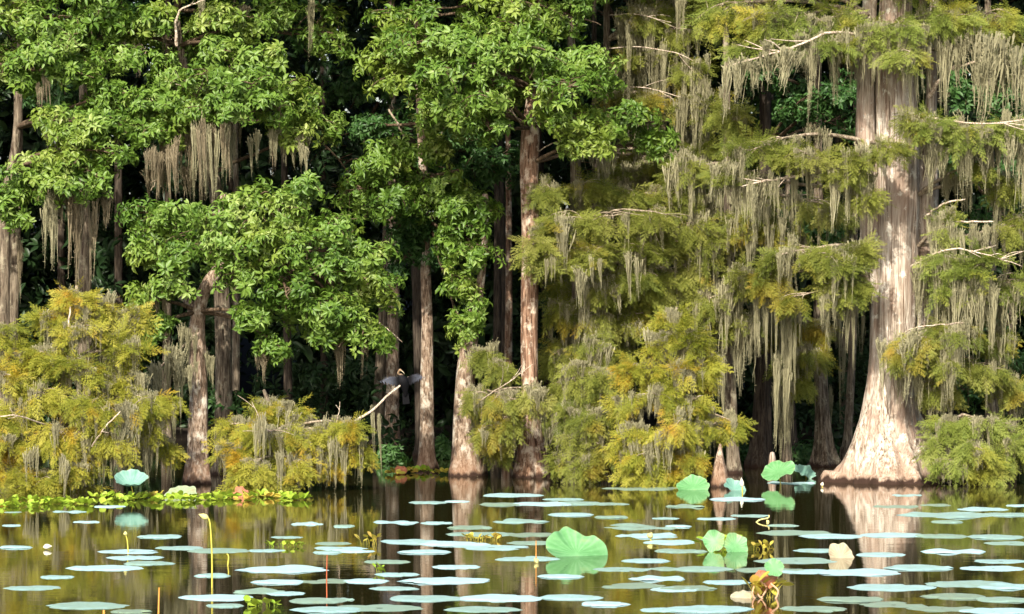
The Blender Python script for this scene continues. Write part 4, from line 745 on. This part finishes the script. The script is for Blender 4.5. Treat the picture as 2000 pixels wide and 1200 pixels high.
LAND = [('the folded green lotus leaf', 1125, 1060), ('the tall yellow bud stalk', 412, 1085), ('the withered pink clump', 1490, 1130), ('the dried pale leaf', 1642, 1085), ('the thin red stem', 638, 1110), ('the leafy green clump', 1410, 1062), ('the foot of the huge pale cypress', 1742, 944), ('the white cypress knee', 1405, 935), ('the foot of the red-barked trunk', 1037, 935), ('the foot of the slim light trunk', 834, 915), ('the short bud on a stalk', 245, 1060), ('the floating white bud', 93, 1068), ('the orange stem', 1047, 1080), ('the yellow stem cut by the bottom edge', 310, 1180), ('the bent green bud', 1475, 1014), ('the yellow-leafed floating plant', 945, 1050), ('the small plant beside open water', 725, 1055), ('the bottom corner on the huge cypress side', 1990, 1195), ('the bottom corner below the golden cypresses', 10, 1195), ('the middle of the bottom edge', 1000, 1199), ('the floating weeds at the bent trunk', 450, 975), ('the edge on the huge cypress side', 1999, 1030)]
ORD = 'nearest second-nearest third-nearest fourth-nearest fifth-nearest sixth-nearest seventh-nearest eighth-nearest ninth-nearest tenth-nearest eleventh-nearest twelfth-nearest'.split()
prng = random.Random(3)
dist = np.array([[math.hypot(px-lx, py-ly) for (_, lx, ly) in LAND] for (px, py, hw) in PADS])
rank = np.argsort(np.argsort(dist, axis=0), axis=0)
used = set()
for i, (px, py, hw) in enumerate(PADS):
    Y = yd(py); x = (px-1000)*sc(Y); r = hw*sc(Y)*(prng.uniform(.82, 1.) if px < 760 else prng.uniform(.9, 1.15))
    tint = prng.choice((prng.uniform(.27, .5), prng.uniform(.5, .8), prng.uniform(.6, 1.), prng.uniform(.35, .9))) if py < 1160 or px < 1580 else prng.uniform(.15, .8)
    if prng.random() < .14: tint = prng.uniform(.05, .24)
    if 1560 < px < 1900 and py > 1158: tint = prng.uniform(.05, .25)
    o = pad_mesh(r, 500+i, tint, (.7 if tint < .26 else prng.choice((.2, .3, .55, .3, 1.3)))*min(1, r/.3)).build('lily_pad', pm, None, (0, 0, 0))
    o.location = (x, Y, .004+.0009*(i % 9)); o.rotation_euler = (prng.uniform(-.003, .006), prng.uniform(-.004, .004), prng.uniform(0, 6.28))
    size = 'broad' if hw > 72 else 'middling' if hw > 48 else 'small'
    tone = 'greyish tattered' if tint < .26 else 'pale blue' if tint > .62 else 'blue-green'
    j = min(range(len(LAND)), key=lambda j: (rank[i, j] if rank[i, j] < len(ORD) else 99, dist[i, j]))
    lb = f'{size} {tone} lily pad, the {ORD[min(rank[i, j], 11)]} to {LAND[j][0]}'
    tag(o, lb, 'lily pad', 'lily pads floating on the water')

# ================================================================== lotus leaves and small water plants
MAT['lotus'] = plain('lotus_leaf', [(.07, .21, .07), (.12, .32, .11), (.20, .42, .19), (.40, .46, .18)], scale=5, rough=.5, spec=.4, trans=.3)
MAT['lotus_blue'] = plain('blue_lotus_leaf', [(.08, .20, .14), (.14, .30, .23), (.22, .38, .30), (.36, .42, .28)], scale=5, rough=.5, spec=.4, trans=.2)
MAT['lotus_dry'] = plain('dried_lotus_leaf', [(.30, .17, .11), (.38, .32, .20), (.46, .45, .31), (.38, .20, .14)], scale=7, rough=.8, trans=.2)
MAT['lotus_pale'] = plain('pale_lotus_leaf', [(.34, .15, .08), (.26, .33, .18), (.32, .40, .24), (.46, .46, .3)], scale=5, rough=.6, trans=.2)
MAT['lotus_pink'] = plain('pink_lotus_leaf', [(.30, .09, .045), (.46, .17, .09), (.55, .28, .16)], scale=9, rough=.8, trans=.15)
MAT['stalk'] = plain('yellow_stalk', [(.30, .27, .03), (.46, .40, .06), (.55, .5, .12)], scale=8, rough=.6)
MAT['stalk_red'] = plain('red_stalk', [(.28, .06, .02), (.42, .12, .05)], scale=8, rough=.6)
MAT['stalk_orange'] = plain('orange_stalk', [(.45, .18, .03), (.6, .3, .07)], scale=8, rough=.6)
MAT['bud'] = plain('pale_bud', [(.55, .50, .14), (.70, .66, .30)], scale=8, rough=.6, trans=.2)
MAT['white_bud'] = plain('white_bud', [(.66, .64, .46), (.78, .76, .62)], scale=8, rough=.6, trans=.2)
MAT['weed'] = plain('floating_weed', [(.16, .30, .02), (.28, .40, .03), (.42, .48, .06)], scale=9, rough=.5, spec=.4, trans=.3)
MAT['weed_gold'] = plain('yellow_weed', [(.36, .34, .04), (.52, .46, .07), (.5, .26, .07)], scale=9, rough=.5, spec=.4, trans=.3)
MAT['root'] = plain('pink_root', [(.40, .20, .12), (.55, .36, .22)], scale=9, rough=.8)
def leaf_blade(r, seed, cup=.15, ruffle=.05, fold=0., notch=0.):
    """a round lotus leaf lying in xy, cupped upward, with ribs; fold bends it about its x axis"""
    rng = rnd(seed); k, rings = 66, 10; a = np.arange(k)*2*math.pi/k
    edge = 1+sum(rng.uniform(.015, .06)*np.cos(l*a+rng.uniform(0, 6.28)) for l in (2, 3, 5, 8))
    ph = rng.uniform(0, 6.28, 3); V, tl = [[0, 0, 0]], [.6]
    for i in range(1, rings+1):
        f = i/rings; x, y = r*edge*f*np.cos(a), r*edge*f*np.sin(a)
        z = r*(cup*f*f+ruffle*f**3*(np.cos(4*a+ph[0])+.6*np.cos(7*a+ph[1]))+.012*f*np.abs(np.cos(11*a)))
        z = z+r*fold*np.clip(x/r-.1, 0, 1)**1.5+r*.03*f**4*np.cos(13*a+ph[2])
        V += np.stack([x, y, z], -1).tolist(); tl += list(np.clip(.30+.34*np.abs(np.cos(11*a))**8+.14*np.sin(3*a+ph[0])*f+rng.normal(0, .06, k)+(.35 if i == rings else .2*max(0, f-.75)), 0, 1))
    tri = [[0, 1+j, 1+(j+1) % k] for j in range(k)]
    q = [[1+(i-1)*k+j, 1+i*k+j, 1+i*k+(j+1) % k, 1+(i-1)*k+(j+1) % k] for i in range(1, rings) for j in range(k)]
    return np.array(V), tri, q, tl
def rot(V, rx, ry, rz):
    from mathutils import Euler
    return np.asarray(V) @ np.array(Euler((rx, ry, rz)).to_matrix()).T
def lotus(name, label, px, py, rpx, tilt, lift, mat, seed, cat='leaf', cup=.15, ruffle=.05, fold=0., ry=0., rz=0., wy=None, stalk='stalk', group=None):
    """px, py: where the leaf's middle shows; wy: the row where its stalk meets the water"""
    Y = yd(wy or py); s = sc(Y); c = W(px, py, Y) if lift is None else np.array([(px-1000)*s, Y, lift])
    t = empty(name, (float(c[0]), float(Y), 0.), label, cat, group)
    V, tri, q, tl = leaf_blade(rpx*s, seed, cup, ruffle, fold)
    V = rot(V, tilt, ry, rz)+c
    mb = MB(); mb.add(V, tri, tl); mb.add(np.zeros((0, 3)), np.array(q)-len(V), []); mb.build('blade', MAT[mat], t, t.location)
    mb = MB(); p0 = np.array([c[0]+.03, Y+.02, -.25]); C = catmull([p0, (p0+c)/2+[.02, .02, 0], c-[0, 0, .004]], 10); mb.add(*tubes(C, np.full(10, .0055), 7)); mb.build('stalk', MAT[stalk], t, t.location)
    return t
lotus('lotus_leaf', 'big folded green lotus leaf standing half out of the water', 1126, 1086, 61, .60, .018, 'lotus', 1, cup=.20, ruffle=.10, ry=.16, fold=-.35, wy=1086)
lotus('lotus_leaf', 'cupped blue-green lotus leaf raised on a stalk beside the golden cypress', 256, 946, 33, .42, None, 'lotus_blue', 2, cup=.45, ruffle=.03, wy=975)
lotus('lotus_leaf', 'large pale green lotus leaf with reddish rim among floating weeds at the bent trunk', 353, 965, 33, .62, None, 'lotus_pale', 3, cup=-.16, ruffle=.02, wy=972, ry=-.12)
lotus('lotus_leaf', 'small crumpled salmon-pink lotus leaf on the floating weeds', 470, 961, 17, .9, None, 'lotus_pink', 4, cup=-.5, ruffle=.16, wy=970)
lotus('lotus_leaf', 'bright green yellow-edged lotus leaf beside the white cypress knee', 1354, 953, 31, .62, None, 'lotus', 5, cup=.18, ruffle=.06, wy=957)
lotus('lotus_leaf', 'dull green half-folded lotus leaf with a white bud in front of it', 1434, 955, 22, .7, None, 'lotus_blue', 6, cup=.3, ruffle=.06, wy=958, rz=.5)
lotus('lotus_leaf', 'tilted green lotus leaf raised highest, below the moss-wrapped stem', 1520, 922, 33, .50, None, 'lotus', 7, cup=.12, ruffle=.08, wy=948, ry=-.28)
lotus('lotus_leaf', 'dark bluish lotus leaf in shade behind the raised green one', 1572, 922, 22, .5, None, 'lotus_blue', 8, cup=.1, ruffle=.12, wy=935, ry=.4)
lotus('dried_leaf', 'dried pale leaf with pinkish stain standing on edge in the water', 1642, 1090, 27, 1.05, .006, 'lotus_dry', 9, cup=.25, ruffle=.05, fold=-.4, ry=.25, wy=1090, stalk='root')
lotus('lotus_leaf', 'curled salmon leaf on the water near the slim light trunk', 783, 922, 12, 1.0, None, 'lotus_pink', 14, cup=.3, ruffle=.2, wy=927)
# a leafy green clump: two upright leaves and small ones
def weed_leaf(mb, p, r, az, el, rng, tint):
    k = 9; s = np.linspace(0, 1, k)
    w = r*.85*np.sin(np.pi*np.clip(s*.94+.05, 0, 1))**.7
    x = s*2*r; V = np.concatenate([np.stack([x, -w, .25*w+.1*x*s], -1), np.stack([x, 0*w, .1*x*s], -1), np.stack([x, w, .25*w+.1*x*s], -1)])
    V = rot(V, rng.uniform(-.5, .5), -el, az)+p
    q = [[j*k+i, (j+1)*k+i, (j+1)*k+i+1, j*k+i+1] for j in range(2) for i in range(k-1)]
    mb.add(V, q, np.clip(tint+rng.normal(0, .08), 0, 1))
def weed(label, px, py, wpx, n, r, mat, seed, hpx=12, name='floating_plant', group='small floating plants', roots=0):
    rng = rnd(seed); Y = yd(py); s = sc(Y); x = (px-1000)*s
    t = empty(name, (x, Y, 0.), label, 'plant', group)
    mb, st = MB(), MB()
    for i in range(n):
        bx, by = rng.uniform(-1, 1)*wpx*s, rng.uniform(-.5, .5)*wpx*s
        az = rng.uniform(0, 6.28); h = rng.uniform(.1, .75)*hpx*s
        b = np.array([x+bx, Y+by, 0.]); e = b+np.array([math.cos(az)*h*.5, math.sin(az)*h*.5, h])
        st.add(*tubes(catmull([b-[0, 0, .02], (b+e)/2+[0, 0, h*.15], e], 5), np.linspace(.0022, .0015, 5), 4))
        weed_leaf(mb, e, r*rng.uniform(.75, 1.35), az, rng.uniform(-.1, .9), rng, rng.uniform(.2, .9))
    mb.build('leaves', MAT[mat], t, t.location)
    if name != 'floating_weed': st.build('stems', MAT[mat], t, t.location)
    return t
lc = weed('leafy bright green clump of upright round leaves on the water', 1400, 1068, 34, 26, .035, 'weed', 41, 22)
for (px, py, rp, tl, ry, sd) in ((1436, 1068, 26, 1.0, .4, 51), (1395, 1058, 22, 1.1, -.5, 52)):
    Y = yd(1078); V, tri, q, tn = leaf_blade(rp*sc(Y), sd, .2, .08); V = rot(V, tl, ry, 0)+W(px, py, Y)
    mb = MB(); mb.add(V, tri, tn); mb.add(np.zeros((0, 3)), np.array(q)-len(V), []); mb.build('blade', MAT['lotus'], lc, lc.location)
for a in (('yellow-leafed floating plant in the middle among the lily pads', 945, 1056, 34, 26, .024, 'weed_gold', 42, 14), ('small upright yellow-green plant beside open water', 722, 1064, 16, 12, .024, 'weed_gold', 43, 22), ('tiny green sprig on the water below the slim trunk reflection', 744, 1118, 9, 7, .022, 'weed', 44, 14),
          ('loose patch of small light-green leaves behind the broadest pads', 555, 1068, 36, 26, .02, 'weed', 45, 9), ('low green plant at the bottom edge between broad pads', 512, 1184, 30, 22, .026, 'weed', 46, 12), ('small golden-green plant next to the leafy green clump', 1492, 1074, 22, 16, .022, 'weed_gold', 47, 14), ('green sprig by the foot of the huge pale cypress', 1850, 944, 20, 12, .03, 'weed', 48, 8), ('small yellowish sprig at the white knee and lotus leaves', 1484, 908, 14, 14, .035, 'weed_gold', 49, 34)):
    weed(*a)
# withered pinkish clump
wc = weed('withered pink and yellow clump with dangling roots in front', 1490, 1168, 26, 30, .042, 'weed_gold', 61, 46, name='withered_plant', group=None)
Y = yd(1168)
for (px, py, rp, tl, ry, cu, ru, mt, sd) in ((1500, 1122, 24, .7, .3, -.7, .2, 'lotus_pink', 71), (1482, 1128, 16, 1., -.7, -.5, .3, 'lotus_pink', 72), (1450, 1163, 28, .42, -.25, -.2, .05, 'lotus_dry', 73), (1512, 1110, 20, .9, .2, .1, .1, 'lotus', 74)):
    V, tri, q, tn = leaf_blade(rp*sc(Y), sd, cu, ru); V = rot(V, tl, ry, 0)+W(px, py, Y)
    mb = MB(); mb.add(V, tri, tn); mb.add(np.zeros((0, 3)), np.array(q)-len(V), []); mb.build('withered_leaf', MAT[mt], wc, wc.location)
for (p0, p1, p2) in (((1485, 1135), (1497, 1150), (1484, 1172)), ((1505, 1140), (1520, 1155), (1512, 1176)), ((1475, 1140), (1470, 1160), (1478, 1176)), ((1494, 1140), (1480, 1160), (1500, 1178))):
    mb = MB(); mb.add(*tubes(catmull([W(*p0, Y-.03), W(*p1, Y-.05), W(*p2, Y-.04)], 9), np.full(9, .007), 6)); mb.build('root', MAT['root'], wc, wc.location)
# stalks and buds
def stalk(label, pts_px, wy, mat, r, name='lotus_stalk', bud=None, budmat='bud', cat='stalk'):
    Y = yd(wy); P = [W(a, b, Y) for a, b in pts_px]
    t = empty(name, (float(P[0][0]), float(Y), 0.), label, cat)
    P[0] = np.array([P[0][0], Y, -.1]); C = catmull(P, 16)
    mb = MB(); mb.add(*tubes(C, np.linspace(r, r*.7, 16), 7)); mb.build('stem', MAT[mat], t, t.location)
    if bud:
        bx, by, w, h, dx, dz = bud; c = W(bx, by, Y); s = sc(Y)
        n = 9; f = np.linspace(0, 1, n)
        ax = nrm(np.array([dx, 0, dz])); Q = c+ax[None]*((f-.5)*h*s)[:, None]
        R = w*s*.5*np.maximum(np.sin(np.pi*f**.75), .05)
        mb = MB(); mb.add(*tubes(Q, R, 12)); e = tubes(Q, R, 12)[0]
        mb.add(np.vstack([e[:12], Q[0]]), [[j, (j+1) % 12, 12] for j in range(12)]); mb.add(np.vstack([e[-12:], Q[-1]]), [[j, (j+1) % 12, 12] for j in range(12)])
        mb.build('bud', MAT[budmat], t, t.location)
    return t
stalk('tall yellow bud stalk with a nodding pale bud, standing among the pads', [(414, 1148), (414, 1090), (411, 1030), (407, 1012), (403, 1008)], 1148, 'stalk', .0065, bud=(398, 1009, 12, 22, -.9, .4))
stalk('short bud on a thin stalk in front of the golden cypress', [(252, 1080), (249, 1060), (246, 1046)], 1080, 'stalk', .006, bud=(245, 1042, 8, 9, 0, 1))
stalk('upright yellow stem rising at the bottom edge', [(309, 1206), (310, 1180), (311, 1148)], 1206, 'stalk_orange', .007)
stalk('thin red stem standing upright between pads', [(639, 1168), (638, 1130), (639, 1084)], 1168, 'stalk_red', .005)
stalk('orange stem beside the folded green lotus leaf', [(1047, 1100), (1047, 1080), (1047, 1056)], 1100, 'stalk_orange', .005, bud=(1048, 1096, 14, 10, .5, .3))
stalk('bent green bud lying over on the water behind the leafy clump', [(1462, 1020), (1480, 1018), (1500, 1012), (1502, 1006)], 1020, 'bud', .008, bud=(1500, 1020, 6, 10, .4, -.8))
stalk('curved yellow bud beside the tall stalk', [(441, 1104), (446, 1096), (446, 1086), (443, 1082)], 1104, 'stalk', .007)
stalk('white pointed bud before the half-folded lotus leaf', [(1450, 962), (1450, 955), (1449, 948)], 962, 'stalk', .008, bud=(1449, 943, 8, 20, -.1, 1), budmat='white_bud')
stalk('rounded pale bud floating among open water and pads', [(94, 1074), (94, 1071), (93, 1069)], 1074, 'stalk', .006, name='floating_bud', bud=(93, 1068, 11, 18, 1, .1), budmat='white_bud', cat='bud')
stalk('tiny pale bud floating before the huge pale cypress', [(1606, 950), (1606, 948), (1606, 946)], 952, 'stalk', .006, name='floating_bud', bud=(1606, 946, 7, 9, .3, 1), budmat='white_bud', cat='bud')
stalk('short orange stub at the bottom beside a broad pad', [(203, 1206), (203, 1198), (202, 1192)], 1206, 'stalk_orange', .010)
stalk('pale yellow bud above the pads beside the folded leaf', [(1272, 1056), (1271, 1052), (1270, 1048)], 1056, 'stalk', .007, name='floating_bud', bud=(1270, 1046, 13, 13, .5, .8), cat='bud')
# floating weeds along the left bank: rosettes
wr = random.Random(8)
for i in range(30):
    px = 20+i*19.5+wr.uniform(-6, 6); py = (985 if px < 200 else 977 if px < 400 else 974)+wr.uniform(-5, 5)
    weed('rosette of small yellow-green leaves in the floating weeds below the bent trunk', px, py, 20, 15, .032, wr.choice(['weed', 'weed', 'weed', 'weed', 'weed', 'weed_gold']), 200+i, 6, name='floating_weed', group='floating weeds along the bank')
for i in range(6):
    px = 770+i*17+wr.uniform(-6, 6); weed('low rosette of green leaves at the water between the bird and the slim trunk', px, 926+wr.uniform(-3, 3), 14, 10, .03, wr.choice(['weed', 'weed_gold']), 260+i, 9, name='floating_weed', group='floating weeds near the slim trunk')
# cypress knees
def knee(label, rows, Y, mat, seed):
    t = empty('cypress_knee', (float((rows[0][0]-1000)*sc(Y)), Y, 0.), label, 'cypress knee')
    trunk(t, rows, Y, mat, k=28, n=40, flute=.07, seed=seed, base=.15, name='stump', rough=.06)
knee('white pointed cypress knee standing in the water', [(1405, 950, 18), (1405, 928, 15), (1405, 905, 10), (1406, 885, 6), (1407, 868, 2.5)], 24.4, 'bark_mix', 81)
knee('short pinkish rounded cypress knee behind the lotus leaf', [(1508, 922, 9), (1508, 905, 7), (1508, 892, 6), (1508, 884, 4)], 27.2, 'bark_big', 82)
# ================================================================== the bird drying its wings on the bare branch
YBd = YM-.2
bird = empty('anhinga', tuple(float(v) for v in W(789, 750, YBd)), 'dark water bird with buff neck drying its half-spread wings on the bare branch', 'bird')
MAT['feather'] = plain('dark_feathers', [(.010, .010, .013), (.022, .022, .028), (.04, .04, .05)], scale=14, rough=.5)
fm, nt, N, L = new_mat('bird_plumage')
tcx = nt.nodes.new('ShaderNodeTexCoord'); sp = nt.nodes.new('ShaderNodeSeparateXYZ'); L.new(tcx.outputs['Object'], sp.inputs[0])
fz = nt.nodes.new('ShaderNodeMapRange'); L.new(sp.outputs[2], fz.inputs[0]); fz.inputs[1].default_value = .088; fz.inputs[2].default_value = .105
ab_ = nt.nodes.new('ShaderNodeMath'); ab_.operation = 'ABSOLUTE'; L.new(sp.outputs[0], ab_.inputs[0])
fx = nt.nodes.new('ShaderNodeMapRange'); L.new(ab_.outputs[0], fx.inputs[0]); fx.inputs[1].default_value = .07; fx.inputs[2].default_value = .16
cc = mixc(nt, fx.outputs[0], (.006, .006, .007), mixc(nt, noise(nt, mapped(nt, (1, 1, 1)), 40, 3), (.012, .013, .018), (.12, .13, .16)))
nf = nt.nodes.new('ShaderNodeMath'); nf.operation = 'MULTIPLY_ADD'; nf.use_clamp = True; L.new(fx.outputs[0], nf.inputs[0]); nf.inputs[1].default_value = -3.; L.new(fz.outputs[0], nf.inputs[2])
cc = mixc(nt, nf.outputs[0], cc, (.22, .15, .09))
p = node(nt, 'ShaderNodeBsdfPrincipled', Roughness=.7); p.inputs['Specular IOR Level'].default_value = .1; L.new(cc, p.inputs['Base Color']); o = nt.nodes.new('ShaderNodeOutputMaterial'); L.new(p.outputs[0], o.inputs[0])
mb = MB(); O = np.array(bird.location)
def bt_(Pl, Rl, k=14, n=24): C = catmull(np.hstack([np.array(Pl, float), np.array(Rl, float)[:, None]]), n); v, f = tubes(C[:, :3], np.maximum(C[:, 3], .002), k); mb.add(v+O, f); m_ = len(v); mb.add(np.vstack([v[:k], C[0, :3], v[-k:], C[-1, :3]])+O, [[j, (j+1) % k, k] for j in range(k)]+[[k+1+j, k+1+(j+1) % k, 2*k+1] for j in range(k)])
bt_([(.015, .06, -.13), (.01, .03, -.04), (-.01, 0, .03), (-.03, -.01, .075), (-.042, -.015, .105)], [.012, .04, .052, .036, .016])       # tail base, body
bt_([(-.035, -.01, .075), (-.052, -.02, .096), (-.058, -.03, .116), (-.048, -.04, .134), (-.038, -.05, .144), (-.022, -.06, .136)], [.022, .015, .0125, .0135, .015, .007])   # neck and head
for s, tip, zt in ((-1, -.28, .005), (1, .235, .045)):
    n = 26; f = np.linspace(0, 1, n)
    x = s*(.02+f*(abs(tip)-.02)); ztop = .07+.06*np.sin(f*np.pi*.8)*(.6 if s < 0 else .9)-f*f*(.07-zt)
    ch = .115*(1-f**3*.9)+.012*np.abs(np.sin(f*19)); zb = ztop-ch
    y = .01+.04*f
    th = .009*(1-f)+.003
    A = np.stack([x, y-th, ztop], -1); B = np.stack([x, y-th+.012, (ztop+zb)/2], -1); C = np.stack([x, y+.012, zb], -1); D = np.stack([x, y+th+.006, (ztop+zb)/2], -1)
    V = np.stack([A, B, C, D], 1).reshape(-1, 3)+O
    i, j = np.meshgrid(np.arange(n-1), np.arange(4), indexing='ij'); q = np.stack([i*4+j, i*4+(j+1) % 4, (i+1)*4+(j+1) % 4, (i+1)*4+j], -1).reshape(-1, 4)
    mb.add(V, q); mb.add(V[-4:], [[0, 1, 2, 3]]); mb.add(V[:4], [[0, 3, 2, 1]])
tp = np.array([[-.02, .05, -.10], [.045, .05, -.10], [.06, .085, -.21], [-.015, .085, -.22]]); V = np.vstack([tp, tp+[0, .012, 0]])+O
mb.add(V, [[0, 1, 2, 3], [4, 7, 6, 5], [0, 4, 5, 1], [1, 5, 6, 2], [2, 6, 7, 3], [3, 7, 4, 0]])
body = mb.build('body', fm, bird, bird.location)
rm = body.modifiers.new('skin', 'REMESH'); rm.mode = 'VOXEL'; rm.voxel_size = .0045; rm.use_smooth_shade = True
mb = MB(); mb.add(*tubes(np.array([(-.03, -.055, .141), (-.008, -.07, .126), (.008, -.085, .104)])+O, [.007, .004, .001], 8)); mb.build('bill', MAT['lotus_dry'], bird, bird.location)
for dx in (-.018, .012):
    mb = MB(); mb.add(*tubes(catmull(np.array([(dx, .01, -.03), (dx+.003, .0, -.008), (dx, -.012, .004)])+O-[0, 0, 0], 6), np.full(6, .006), 6)); mb.build('foot', MAT['feather'], bird, bird.location)

# ================================================================== light, sky, camera
ELEV, AZ = 37., 15.            # sun height; how far it stands to the side, behind the viewer
w = bpy.data.worlds.new('World'); scene.world = w; w.use_nodes = True
nt = w.node_tree; bg = nt.nodes['Background']; sky = nt.nodes.new('ShaderNodeTexSky'); sky.sky_type = 'NISHITA'; sky.sun_disc = False
d = Vector((-math.sin(math.radians(AZ))*math.cos(math.radians(ELEV)), -math.cos(math.radians(AZ))*math.cos(math.radians(ELEV)), math.sin(math.radians(ELEV))))
sky.sun_elevation = math.radians(ELEV); sky.sun_rotation = math.atan2(d.x, d.y)
sky.dust_density = 3.0
nt.links.new(sky.outputs[0], bg.inputs[0]); bg.inputs[1].default_value = .145
sl = bpy.data.lights.new('sun', 'SUN'); sl.energy = 3.8; sl.angle = math.radians(.5); sl.color = (1, .93, .82)
so = bpy.data.objects.new('sun', sl); col.objects.link(so); so.rotation_euler = d.to_track_quat('Z', 'Y').to_euler()
cam = bpy.data.cameras.new('camera'); co = bpy.data.objects.new('camera', cam); col.objects.link(co); scene.camera = co
co.location = (0, -BACK, H); co.rotation_euler = (math.pi/2, 0, 0); cam.sensor_width = 36; cam.lens = 36*F/2000; cam.shift_y = (HZ-600)/2000; cam.clip_end = 2000; cam.clip_start = .1
scene.view_settings.view_transform = 'Standard'; scene.view_settings.look = 'None'; scene.view_settings.exposure = 1.12; scene.view_settings.gamma = 1
scene.cycles.max_bounces = 8; scene.cycles.transparent_max_bounces = 8
